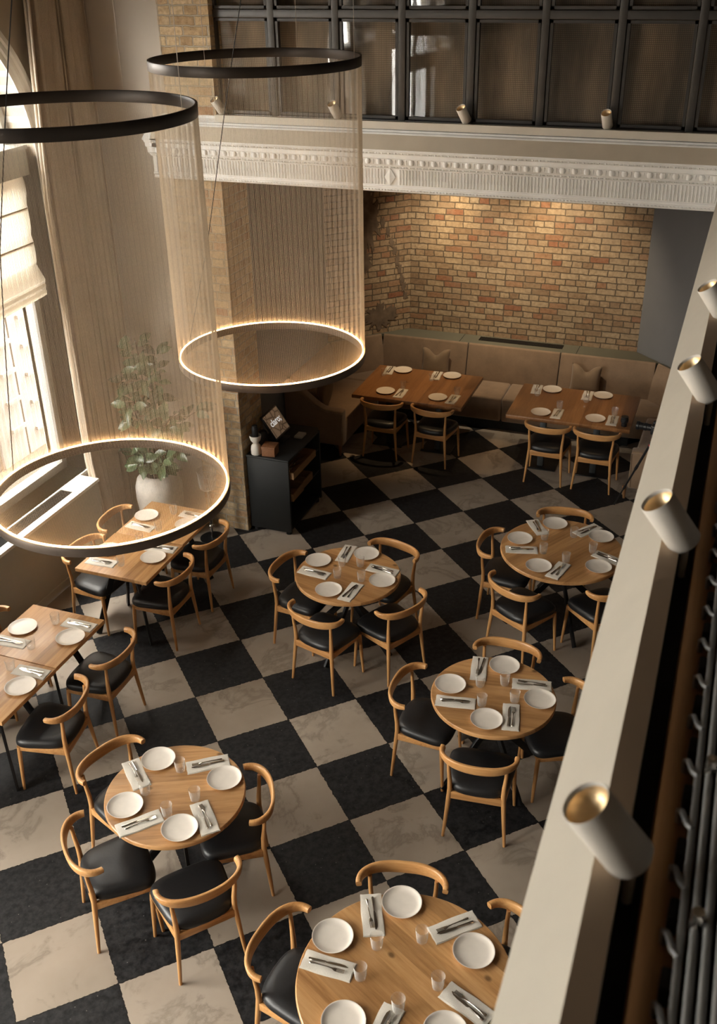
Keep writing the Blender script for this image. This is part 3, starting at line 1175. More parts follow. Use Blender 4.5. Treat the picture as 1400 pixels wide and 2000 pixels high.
pendant('tall thread drum pendant with glowing lower ring, hung before the brick pillar and cornice', -3.178, 6.604, 4.802, 2.763, 0.7,
        [(-3.885, 6.604, 2.787), (-3.652, 6.604, 3.572), (-3.441, 6.604, 4.445), (-3.256, 6.604, 5.166), (-3.1, 6.604, 6.0), (-2.95, 6.604, 7.0)], (90, 0, 180, 270))
pendant('tall thread drum pendant with glowing lower ring, hung beside the arched window and curtain', -3.278, 4.496, 4.749, 2.625, 0.7,
        [(-3.98, 4.496, 2.64), (-3.87, 4.496, 3.4), (-3.769, 4.496, 4.03), (-3.616, 4.496, 4.595), (-3.493, 4.496, 5.03), (-3.426, 4.496, 5.253), (-3.2, 4.496, 7.0)], (93, 3, 183, 273))


# ------------------------------------------------------------------ ledge spotlights
def make_spot():
    t = thing('ledge_spotlight', '', 'spotlight')
    M = Matrix.Translation((0, 0, 0.09)) @ Matrix.Rotation(R(-36), 4, 'Y')      # leans towards local -x
    MB().lathe([(0.0, 0.0), (0.034, 0.0), (0.040, 0.008), (0.040, 0.137), (0.0385, 0.139), (0.0365, 0.136), (0.0365, 0.10)], 40, M).build('housing', 'spot_white', t, angle=50)
    MB().lathe([(0.0365, 0.131), (0.033, 0.120), (0.02, 0.108), (0.0, 0.104)], 40, M).build('reflector', 'gold', t, angle=80)
    MB().tube([(0.0, 0, 0.0), (0.0, 0, 0.10)], 0.009, 10).build('stem', 'spot_white', t)
    return t


put_spot = maker(make_spot)
for x, lean, lb in ((-4.40, 58, 'by the brick pillar'), (-3.32, 70, 'seen through the thread shade'), (-2.205, 62, 'right of the thread pendant'), (-1.085, 82, 'farthest along the gallery windows')):
    put_spot((x, 8.44, 4.125), R(lean), 'small white cylinder spotlight on the header ledge, ' + lb, 'ledge spotlights')
for y, lb in ((1.17, 'nearest the camera'), (2.17, 'second from the camera'), (3.1, 'third from the camera'), (3.95, 'at the picture edge')):
    put_spot((-0.004, y, 4.12), R(14), 'white cylinder spotlight with gold inside on the balcony ledge, ' + lb, 'ledge spotlights')


# ------------------------------------------------------------------ balcony things beside the camera
def balcony():
    struct(MB().box((0.018, -3.4, 4.08), (0.09, PY, 4.15)).build('trim_balcony_sill', 'oak_sill', bevel=0.004))
    root = thing('metal_frame_stack', 'folded grey metal window frames stacked beside the balcony ledge', 'metal frames', (0.0, 0.0, 4.08))
    z0 = 0.07
    for k in range(8):
        x = 0.074 + 0.017 * k
        b = MB()
        top = z0 + 0.045 + 0.012 * k
        b.box((x, 0.3, z0), (x + 0.008, 4.6, top))
        b.tube([(x + 0.004, 0.3, top), (x + 0.004, 4.6, top)], 0.0062, 8)
        b.build('frame_rail', 'zinc', root, bevel=0.001)
    for k in range(24):
        y = 0.9 + 0.125 * k
        MB().tube([(0.078, y, z0 + 0.050), (0.069, y + 0.012, z0 + 0.046), (0.060, y + 0.04, z0 + 0.044), (0.055, y + 0.055, z0 + 0.030), (0.057, y + 0.06, z0)], 0.0055, 6).build('bracket', 'zinc', root)
        MB().box((0.058, y + 0.075, z0), (0.073, y + 0.115, z0 + 0.04)).build('hinge', 'dark_void', root, bevel=0.004)
    for k in range(8):
        MB().tube([(0.096, 0.75 + 0.33 * k, z0 + 0.05), (0.096, 0.75 + 0.33 * k, z0 + 0.088)], 0.010, 8).build('bolt', 'steel', root)


plain('zinc', (0.26, 0.255, 0.25), 0.5, 0.6, 0.1, 20)
balcony()


# ------------------------------------------------------------------ chairs
def make_chair():
    t = thing('dining_chair', '', 'chair')
    # seat pad
    def outline(s, z, n=64):
        pts = []
        for k in range(n):
            a = 2 * PI * k / n
            c, sn = math.cos(a), math.sin(a)
            e = 0.40
            ux = math.copysign(abs(c) ** e, c)
            uy = math.copysign(abs(sn) ** e, sn)
            v = (uy + 1) / 2
            hw = 0.193 + (0.247 - 0.193) * (v ** 0.8)
            yy = -0.172 + 0.397 * v
            yy += (-0.022 if uy < 0 else 0.012) * (1 - abs(ux) ** 2) * abs(uy)
            cx_, cy_ = 0.0, 0.03
            pts.append((cx_ + (ux * hw - cx_) * s, cy_ + (yy - cy_) * s, z))
        return pts
    b = MB()
    rings = [outline(s, z) for s, z in ((0.90, 0.398), (0.965, 0.402), (0.995, 0.415), (1.0, 0.43), (0.985, 0.447), (0.945, 0.460), (0.87, 0.469), (0.7, 0.475), (0.45, 0.477), (0.2, 0.4775))]
    b.ring_loft(rings)
    b.build('seat', 'leather', t, angle=60)
    # legs
    for sx in (-1, 1):
        MB().tube([(sx * 0.215, -0.2, 0), (sx * 0.205, -0.190, 0.12), (sx * 0.190, -0.174, 0.32), (sx * 0.183, -0.166, 0.42), (sx * 0.185, -0.168, 0.50), (sx * 0.193, -0.178, 0.60), (sx * 0.196, -0.184, 0.685)],
                  [0.0105, 0.013, 0.0165, 0.0175, 0.016, 0.013, 0.012], 12).build('leg', 'oak_chair', t, angle=60)
        MB().tube([(sx * 0.237, 0.205, 0), (sx * 0.231, 0.199, 0.12), (sx * 0.222, 0.188, 0.32), (sx * 0.218, 0.183, 0.405)], [0.0105, 0.013, 0.0165, 0.016], 12).build('leg', 'oak_chair', t, angle=60)
    # seat frame: aprons
    b = MB()
    def apron(p, q, z0p, z1p, z0q, z1q, th=0.011):
        d = Vector((q[0] - p[0], q[1] - p[1], 0)).normalized()
        nrm = Vector((-d.y, d.x, 0)) * th
        rings = []
        for (pt, za, zb) in ((p, z0p, z1p), (q, z0q, z1q)):
            c = Vector((pt[0], pt[1], 0))
            rings.append([c + nrm + Vector((0, 0, za)), c - nrm + Vector((0, 0, za)), c - nrm + Vector((0, 0, zb)), c + nrm + Vector((0, 0, zb))])
        b.ring_loft(rings)
    apron((-0.186, -0.170), (0.186, -0.170), 0.345, 0.405, 0.345, 0.405)
    apron((-0.186, -0.170), (-0.219, 0.185), 0.345, 0.405, 0.372, 0.403)
    apron((0.186, -0.170), (0.219, 0.185), 0.345, 0.405, 0.372, 0.403)
    apron((-0.219, 0.185), (0.219, 0.185), 0.368, 0.403, 0.368, 0.403)
    b.build('seat_frame', 'oak_rail', t, bevel=0.003)
    # bent back rail
    b = MB()
    m = 33
    rings = []
    for i in range(m):
        u = -1 + 2 * i / (m - 1)
        ang = u * R(99)
        e = 0.86
        x = 0.252 * math.copysign(abs(math.sin(ang)) ** e, math.sin(ang)) * (1.0 if abs(u) < 0.93 else 1.0)
        y = -0.112 - 0.143 * math.copysign(abs(math.cos(ang)) ** 0.95, math.cos(ang))
        w = abs(u)
        hh = 0.078 * (1 - w ** 1.6) + 0.036 * (w ** 1.6)
        th = 0.024 * (1 - w) + 0.034 * w
        zc = 0.700 + 0.014 * w
        c = Vector((x, y, zc))
        if i == 0 or i == m - 1:
            pass
        # direction
        a2 = ang + 0.02
        x2 = 0.252 * math.copysign(abs(math.sin(a2)) ** e, math.sin(a2))
        y2 = -0.112 - 0.143 * math.copysign(abs(math.cos(a2)) ** 0.95, math.cos(a2))
        d = Vector((x2 - x, y2 - y, 0)).normalized()
        out = Vector((d.y, -d.x, 0))
        lean = out * 0.12
        ring = []
        for k in range(16):
            q = 2 * PI * k / 16
            cc, ss = math.cos(q), math.sin(q)
            ax = math.copysign(abs(cc) ** 0.55, cc) * th / 2
            az = math.copysign(abs(ss) ** 0.55, ss) * hh / 2
            ring.append(c + out * (ax + 0.14 * az) + Vector((0, 0, az)))
        rings.append(ring)
    b.ring_loft(rings)
    b.build('backrest', 'oak_rail', t, angle=50)
    return t


put_chair = maker(make_chair)


def chair_at(bx, by, facing, label, group):
    """bx, by: midpoint of the back feet; facing in degrees"""
    f = R(facing)
    put_chair((bx + 0.2 * math.cos(f), by + 0.2 * math.sin(f), 0), f - PI / 2, 'oak chair ' + label, group)


def rail_chair(rx, ry, facing, label, group):
    f = R(facing)
    chair_at(rx - 0.112 * math.cos(f), ry - 0.112 * math.sin(f), facing, label, group)


G = 'chairs at the lower-left round table'
chair_at(-2.312, 3.477, 139, 'at the lower-left round table, its back turned to the camera', G)
chair_at(-3.196, 3.489, 46, 'on the left front of the lower-left round table', G)
rail_chair(-3.366, 4.206, -18, 'half hidden behind the lower-left round table, upper left', G)
chair_at(-2.307, 4.289, -150, 'on the right of the lower-left round table', G)
G = 'chairs at the central round table'
chair_at(-2.783, 6.189, 75, 'at the near left of the central round table', G)
chair_at(-2.081, 6.593, 152, 'at the near right of the central round table', G)
rail_chair(-3.216, 6.848, -5, 'at the far left of the central round table', G)
rail_chair(-2.481, 7.356, -108, 'at the far right of the central round table', G)
G = 'chairs at the middle round table by the ledge'
chair_at(-1.079, 4.993, 96, 'at the near side of the middle round table by the ledge', G)
rail_chair(-1.706, 5.627, -1, 'at the left of the middle round table by the ledge', G)
rail_chair(-1.169, 6.221, -91, 'tucked in behind the middle round table by the ledge', G)
rail_chair(-0.60, 5.83, 204, 'at the right of the middle round table, cut off by the ledge', G)
G = 'chairs at the far round table by the ledge'
rail_chair(-1.618, 7.823, 0, 'at the left of the far round table by the ledge', G)
rail_chair(-1.31, 7.223, 61, 'at the near left of the far round table by the ledge', G)
rail_chair(-0.55, 7.46, 135, 'at the near right of the far round table, cut off by the ledge', G)
rail_chair(-1.13, 8.48, -82, 'hidden behind the far round table, only its rail showing', G)
G = 'chairs at the large bottom round table'
rail_chair(-1.711, 3.294, -8, 'at the left of the large round table at the bottom', G)
rail_chair(-1.235, 3.86, -77, 'behind the large round table at the bottom', G)
rail_chair(-0.555, 3.73, -135, 'beside the ledge at the large round table at the bottom', G)
G = 'chairs at the far window tables'
chair_at(-4.121, 6.472, 180, 'at the aisle side of the far window tables, nearer one', G)
chair_at(-4.102, 7.121, 179, 'at the aisle side of the far window tables, farther one', G)
rail_chair(-5.1, 6.514, -4, 'at the window side of the far window tables, nearer one', G)
rail_chair(-5.127, 7.10, 4, 'at the window side of the far window tables, farther one', G)
G = 'chairs at the near window tables'
chair_at(-3.997, 4.672, -170, 'at the aisle side of the left-edge window tables, nearer one', G)
chair_at(-4.002, 5.298, -179, 'at the aisle side of the left-edge window tables, farther one', G)
rail_chair(-5.18, 5.23, 0, 'at the window side of the left-edge tables, barely showing', G)
G = 'chairs at the alcove tables'
chair_at(-3.696, 10.513, 90, 'at the left alcove table, the left of its two', G)
chair_at(-3.074, 10.509, 85, 'at the left alcove table, the right of its two', G)
chair_at(-1.692, 10.462, 89, 'at the right alcove table, the left of its two', G)
chair_at(-1.143, 10.459, 89, 'at the right alcove table, the right of its two', G)

# ------------------------------------------------------------------ tables
TH = 0.74


def spider_legs(root, r_top, r_foot, ang0, cnt=4, w=0.055, th=0.022, mat='black_steel'):
    for k in range(cnt):
        a = ang0 + 2 * PI * k / cnt
        d = Vector((math.cos(a), math.sin(a), 0))
        s = Vector((-d.y, d.x, 0))
        p, q = -d * r_top + Vector((0, 0, TH - 0.045)) + s * 0.02, d * r_foot
        ax = (q - p).normalized()
        up = s.cross(ax).normalized()
        rings = [[c + s * a_ * th / 2 + up * b_ * w / 2 for a_, b_ in ((-1, -1), (1, -1), (1, 1), (-1, 1))] for c in (p, q + Vector((0, 0, 0.014)))]
        MB().ring_loft(rings).build('leg', mat, root, bevel=0.002)
    MB().lathe([(0, TH - 0.05), (r_top + 0.06, TH - 0.05), (r_top + 0.06, TH - 0.036), (0, TH - 0.036)], 24).build('mounting_plate', mat, root)


def round_table(x, y, r, label, rz, ang, group='round oak tables'):
    t = thing('round_table', label, 'table', (x, y, 0), rz, group)
    MB().lathe([(0, TH - 0.036), (r - 0.012, TH - 0.036), (r - 0.002, TH - 0.030), (r, TH - 0.018), (r - 0.002, TH - 0.005), (r - 0.007, TH), (0, TH)], 96).build('table_top', 'oak_top', t, angle=28)
    spider_legs(t, 0.16, r * 0.9, ang - rz)
    return t


round_table(-2.826, 4.068, 0.449, 'small round oak table in the lower left, set for four', R(25), R(38))
round_table(-2.703, 6.857, 0.455, 'small round oak table in the centre of the checkered floor', R(-12), R(80))
round_table(-1.143, 5.69, 0.449, 'small round oak table in the middle beside the balcony ledge', R(8), R(48))
round_table(-1.045, 7.86, 0.545, 'larger round oak table farther back beside the balcony ledge', R(60), R(30))
round_table(-1.02, 3.27, 0.575, 'large round oak table at the bottom, partly hidden by the ledge', R(-28), R(45))


def window_table(x0, x1, y0, y1, label, grp):
    cx, cy_ = (x0 + x1) / 2, (y0 + y1) / 2
    t = thing('square_table', label, 'table', (cx, cy_, 0), 0, grp)
    MB().box((x0 - cx, y0 - cy_, TH - 0.036), (x1 - cx, y1 - cy_, TH)).build('table_top', 'oak_side', t, bevel=0.004)
    for sx in (-1, 1):
        for sy in (-1, 1):
            p, q = Vector((sx * 0.10, sy * 0.10, TH - 0.04)), Vector((sx * 0.275, sy * 0.25, 0.01))
            ax = (q - p).normalized()
            s = Vector((-sy, sx, 0)).normalized()
            up = s.cross(ax).normalized()
            MB().ring_loft([[c + s * a_ * 0.011 + up * b_ * 0.025 for a_, b_ in ((-1, -1), (1, -1), (1, 1), (-1, 1))] for c in (p, q)]).build('leg', 'black_steel', t, bevel=0.002)
    MB().cbox((0, 0, TH - 0.043), (0.3, 0.3, 0.013)).build('mounting_plate', 'black_steel', t)


mat_wood('oak_side', (0.36, 0.175, 0.062), (0.56, 0.305, 0.125), (0.68, 0.41, 0.19), 1, 0.36, 0.12)
window_table(-5.005, -4.29, 6.172, 6.822, 'oak table of the far window pair, the half nearer the camera', 'window tables')
window_table(-5.0, -4.30, 6.83, 7.475, 'oak table of the far window pair, the half by the potted plant', 'window tables')
window_table(-5.005, -4.315, 4.262, 4.905, 'oak table of the left-edge window pair, the half nearer the camera', 'window tables')
window_table(-5.005, -4.32, 4.912, 5.578, 'oak table of the left-edge window pair, the farther half', 'window tables')


def alcove_table(x0, x1, y0, y1, label, posts):
    cx, cy_ = (x0 + x1) / 2, (y0 + y1) / 2
    t = thing('rectangular_table', label, 'table', (cx, cy_, 0), 0, 'alcove tables')
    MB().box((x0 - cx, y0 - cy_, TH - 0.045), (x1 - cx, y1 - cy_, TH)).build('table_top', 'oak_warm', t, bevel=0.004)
    for px, py in posts:
        MB().box((px - cx - 0.035, py - cy_ - 0.035, 0.012), (px - cx + 0.035, py - cy_ + 0.035, TH - 0.045)).build('post', 'grey_steel', t, bevel=0.003)
        MB().box((px - cx - 0.19, py - cy_ - 0.12, 0.0), (px - cx + 0.19, py - cy_ + 0.36, 0.012)).build('base_plate', 'black_steel', t, bevel=0.002)
        MB().box((px - cx - 0.15, py - cy_ - 0.1, TH - 0.057), (px - cx + 0.15, py - cy_ + 0.3, TH - 0.045)).build('support_plate', 'black_steel', t)


alcove_table(-4.10, -2.73, 10.65, 11.70, 'large reddish oak table in the alcove, the one nearer the pillar', ((-3.73, 11.0), (-3.10, 11.0)))
alcove_table(-2.20, -0.80, 10.64, 11.65, 'large reddish oak table in the alcove, the one under the blue-grey wall', ((-1.81, 10.95), (-1.19, 10.95)))


# ------------------------------------------------------------------ tableware
def make_plate():
    b = MB()
    b.lathe([(0, 0.002), (0.075, 0.002), (0.079, 0.0), (0.083, 0.002), (0.104, 0.010), (0.112, 0.0165), (0.1135, 0.019), (0.111, 0.0195), (0.104, 0.0155), (0.092, 0.0105), (0.075, 0.0085), (0, 0.008)], 56)
    return tag(b.build('dinner_plate', 'stoneware', angle=60), '', 'plate')


def make_glass():
    b = MB()
    b.lathe([(0, 0.0), (0.026, 0.0), (0.0285, 0.003), (0.031, 0.02), (0.0365, 0.088), (0.0372, 0.0895), (0.0362, 0.0905), (0.0352, 0.0885), (0.030, 0.02), (0.027, 0.011), (0, 0.010)], 40)
    return tag(b.build('water_glass', 'glass_clear', angle=60), '', 'glass')


def make_napkin():
    t = thing('linen_napkin', '', 'napkin')
    rnd = random.Random(11)
    for name, ins, z0, z1 in (('lower_fold', 0.0, 0.0005, 0.0045), ('upper_fold', 0.004, 0.0045, 0.009)):
        b = MB()
        nx, ny = 14, 8
        rows = []
        for i in range(nx):
            row = []
            for j in range(ny):
                u, v = -1 + 2 * i / (nx - 1), -1 + 2 * j / (ny - 1)
                x, y = u * (0.142 - ins), v * (0.06 - ins)
                e = min(1 - abs(u), 1 - abs(v))
                z = z1 + 0.0016 * math.sin(5 * u + 3 * v) * (1 if e > 0.05 else 0.3) - (0.002 if e < 0.05 else 0)
                x += 0.0015 * math.sin(7 * v)
                y += 0.002 * math.sin(4 * u + 1)
                row.append((x, y, z))
            rows.append(row)
        b.ring_loft(rows, False)
        # skirt down to z0
        bm_ = b.bm
        bd = [e_ for e_ in bm_.edges if e_.is_boundary]
        ret = bmesh.ops.extrude_edge_only(bm_, edges=bd)
        for v_ in ret['geom']:
            if isinstance(v_, bmesh.types.BMVert):
                v_.co.z = z0
        b.build(name, 'napkin_linen', t, angle=60)
    return t


def strip(b, pts, z0=0.0, th=0.0022):
    """flat shape from (x, halfwidth, dz) stations"""
    rings = []
    for x, w, dz in pts:
        rings.append([(x, -w, z0 + dz), (x, -w * 0.6, z0 + dz + th * 0.9), (x, 0, z0 + dz + th), (x, w * 0.6, z0 + dz + th * 0.9), (x, w, z0 + dz), (x, 0, z0 + dz - th * 0.4)])
    b.ring_loft(rings)


def make_fork():
    b = MB()
    strip(b, [(0.100, 0.003, 0.001), (0.097, 0.0075, 0.001), (0.085, 0.0075, 0.0015), (0.06, 0.0042, 0.003), (0.0, 0.0032, 0.006), (-0.03, 0.0045, 0.006), (-0.045, 0.0105, 0.003), (-0.055, 0.0115, 0.0015)], 0.001, 0.0028)
    for k in range(4):
        y = -0.0091 + 0.00607 * k
        rr = [[(x, y - 0.0018, z), (x, y + 0.0018, z), (x, y + 0.0018, z + 0.002), (x, y - 0.0018, z + 0.002)] for x, z in ((-0.054, 0.0025), (-0.08, 0.003), (-0.1, 0.006))]
        b.ring_loft(rr)
    return tag(b.build('fork', 'steel', angle=50), '', 'fork')


def make_knife():
    b = MB()
    strip(b, [(0.110, 0.004, 0.001), (0.107, 0.0085, 0.001), (0.08, 0.008, 0.001), (0.02, 0.006, 0.002), (0.012, 0.0045, 0.002)], 0.001, 0.006)
    rings = []
    for x, w0, w1 in ((0.012, -0.004, 0.0045), (0.0, -0.008, 0.0055), (-0.06, -0.010, 0.0065), (-0.09, -0.0075, 0.0065), (-0.108, 0.002, 0.005)):
        rings.append([(x, w0, 0.0022), (x, w1, 0.0018), (x, w1, 0.0038), (x, w0, 0.0026)])
    b.ring_loft(rings)
    return tag(b.build('knife', 'steel', angle=50), '', 'knife')


put_plate, put_glass, put_napkin, put_fork, put_knife = (maker(f) for f in (make_plate, make_glass, make_napkin, make_fork, make_knife))

SET = {
 'T1': ('the lower-left round table', [[-3.078, 4.292, 'far left'], [-2.583, 4.28, 'far right'], [-3.063, 3.855, 'near left'], [-2.646, 3.803, 'near right']],
        [[-3.258, 4.228, -3.043, 4.03, 'far left'], [-2.638, 4.451, -2.861, 4.289, 'far right'], [-2.994, 3.662, -2.814, 3.863, 'near left'], [-2.445, 3.835, -2.645, 4.045, 'near right']],
        [[-2.893, 4.258, 'far right'], [-3.004, 4.001, 'far left'], [-2.676, 4.058, 'near right'], [-2.777, 3.882, 'near left']]),
 'T2': ('the central round table', [[-3.025, 6.966, 'far left'], [-2.662, 7.205, 'far right'], [-2.765, 6.559, 'near left'], [-2.388, 6.841, 'near right']],
        [[-3.14, 6.794, -2.832, 6.76, 'near left'], [-2.845, 7.309, -2.833, 7.023, 'far left'], [-2.292, 6.996, -2.589, 7.022, 'far right'], [-2.593, 6.45, -2.568, 6.752, 'near right']],
        [[-2.804, 6.974, 'far left'], [-2.77, 6.774, 'near left'], [-2.649, 7.014, 'far right'], [-2.56, 6.798, 'near right']]),
 'T3': ('the middle round table by the ledge', [[-1.463, 5.69, 'left'], [-1.142, 6.036, 'far'], [-0.816, 5.735, 'right'], [-1.122, 5.402, 'near']],
        [[-1.517, 5.494, -1.236, 5.543, 'left'], [-1.338, 6.089, -1.29, 5.81, 'far'], [-0.764, 5.914, -1.045, 5.861, 'right'], [-0.939, 5.341, -0.998, 5.641, 'near']],
        [[-1.258, 5.758, 'far left'], [-1.094, 5.831, 'far right'], [-1.193, 5.551, 'near left'], [-0.984, 5.667, 'near right']]),
 'T4': ('the far round table by the ledge', [[-1.436, 7.91, 'left'], [-1.187, 8.281, 'far left'], [-0.749, 8.179, 'far right'], [-1.183, 7.502, 'near left'], [-0.694, 7.655, 'near right']],
        [[-1.521, 7.694, -1.244, 7.766, 'left'], [-1.402, 8.285, -1.26, 8.064, 'far left'], [-0.814, 8.369, -0.956, 8.168, 'far right'], [-0.51, 7.785, -0.76, 7.885, 'right'], [-1.045, 7.355, -0.976, 7.637, 'near']],
        [[-1.229, 7.987, 'far left'], [-0.986, 8.116, 'far right'], [-1.192, 7.747, 'near left'], [-0.781, 7.882, 'right'], [-0.977, 7.659, 'near']]),
 'T5': ('the large bottom round table', [[-1.193, 3.733, 'far'], [-1.477, 3.395, 'left'], [-0.733, 3.561, 'right'], [-1.243, 2.949, 'near left'], [-0.748, 3.065, 'near right']],
        [[-1.389, 3.751, -1.261, 3.461, 'far'], [-0.77, 3.78, -0.975, 3.583, 'far right'], [-1.578, 3.219, -1.293, 3.225, 'left'], [-0.55, 3.20, -0.82, 3.30, 'right'], [-1.06, 2.845, -1.03, 3.11, 'near']],
        [[-1.232, 3.42, 'far left'], [-1.015, 3.539, 'far right'], [-1.251, 3.215, 'left'], [-0.855, 3.298, 'right'], [-1.006, 3.102, 'near']]),
 'L1': ('the far window tables', [[-4.885, 7.188, 'far window-side'], [-4.436, 7.163, 'far aisle-side'], [-4.888, 6.52, 'near window-side'], [-4.434, 6.539, 'near aisle-side']],
        [[-4.99, 7.002, -4.678, 6.979, 'far window-side'], [-4.312, 7.343, -4.611, 7.347, 'far aisle-side'], [-4.98, 6.32, -4.68, 6.333, 'near window-side'], [-4.31, 6.722, -4.59, 6.69, 'near aisle-side']],
        [[-4.667, 7.324, 'far aisle-side'], [-4.643, 6.994, 'far window-side'], [-4.640, 6.343, 'near window-side'], [-4.686, 6.736, 'near aisle-side']]),
 'L2': ('the left-edge window tables', [[-4.875, 5.262, 'window-side'], [-4.433, 5.27, 'far aisle-side'], [-4.427, 4.629, 'near aisle-side']],
        [[-4.326, 5.445, -4.617, 5.445, 'far aisle-side'], [-4.985, 5.066, -4.700, 5.082, 'window-side'], [-4.320, 4.814, -4.607, 4.8, 'near aisle-side']],
        [[-4.666, 5.409, 'farthest'], [-4.647, 5.061, 'middle'], [-4.632, 4.788, 'nearest']]),
 'A': ('the alcove table by the pillar', [[-3.749, 11.586, 'far left'], [-3.105, 11.59, 'far right'], [-3.734, 10.854, 'near left'], [-3.077, 10.858, 'near right']],
       [[-3.937, 11.68, -3.901, 11.395, 'far left'], [-3.311, 11.69, -3.282, 11.40, 'far right'], [-3.54, 10.705, -3.546, 11.003, 'near left'], [-2.898, 10.72, -2.889, 11.02, 'near right']],
       [[-3.932, 11.368, 'far left'], [-3.31, 11.381, 'far right'], [-3.569, 11.034, 'near left'], [-2.889, 11.041, 'near right']]),
 'B': ('the alcove table under the blue-grey wall', [[-1.833, 11.53, 'far left'], [-1.225, 11.53, 'far right'], [-1.828, 10.807, 'near left'], [-1.207, 10.82, 'near right']],
       [[-2.024, 11.64, -2.004, 11.35, 'far left'], [-1.403, 11.64, -1.399, 11.331, 'far right'], [-1.641, 10.69, -1.644, 10.981, 'near left'], [-1.017, 10.69, -1.019, 10.992, 'near right']],
       [[-1.974, 11.312, 'far left'], [-1.388, 11.293, 'far right'], [-1.648, 11.0, 'near left'], [-1.019, 11.007, 'near right']]),
}
rnd = random.Random(5)
for key, (tn, plates, naps, glasses) in SET.items():
    for x, y, w in plates:
        put_plate((x, y, TH + 0.0005), rnd.uniform(0, 6), 'round off-white plate at the %s place on %s' % (w, tn), 'plates on ' + tn)
    for x0, y0, x1, y1, w in naps:
        cx, cy_ = (x0 + x1) / 2, (y0 + y1) / 2
        a = math.atan2(y0 - cy_, x0 - cx)          # +x of the setting points to the table edge
        put_napkin((cx, cy_, TH), a, 'folded linen napkin at the %s place on %s' % (w, tn), 'napkins on ' + tn)
        k1, k2 = rnd.uniform(-0.10, 0.10), rnd.uniform(-0.14, 0.06)
        ox, oy = math.cos(a), math.sin(a)
        s1, s2 = rnd.uniform(0.008, 0.015), rnd.uniform(-0.016, -0.009)
        sh = rnd.uniform(-0.01, 0.015)
        put_fork((cx + ox * sh - oy * s1, cy_ + oy * sh + ox * s1, TH + 0.0105), a + k1, 'steel fork lying on the %s napkin of %s' % (w, tn), 'forks on ' + tn)
        put_knife((cx + ox * sh * 0.5 - oy * s2, cy_ + oy * sh * 0.5 + ox * s2, TH + 0.0105), a + k2, 'steel knife lying on the %s napkin of %s' % (w, tn), 'knives on ' + tn)
    for x, y, w in glasses:
        zz = TH + 0.0005
        for x0, y0, x1, y1, _ in naps:            # a glass that stands on a napkin corner stands on the cloth
            c, a = Vector(((x0 + x1) / 2, (y0 + y1) / 2)), math.atan2(y1 - y0, x1 - x0)
            d = Vector((x, y)) - c
            if abs(d.x * math.cos(a) + d.y * math.sin(a)) < 0.16 and abs(-d.x * math.sin(a) + d.y * math.cos(a)) < 0.085:
                zz = TH + 0.0095
        put_glass((x, y, zz), rnd.uniform(0, 6), 'clear water glass, the %s one on %s' % (w, tn), 'glasses on ' + tn)


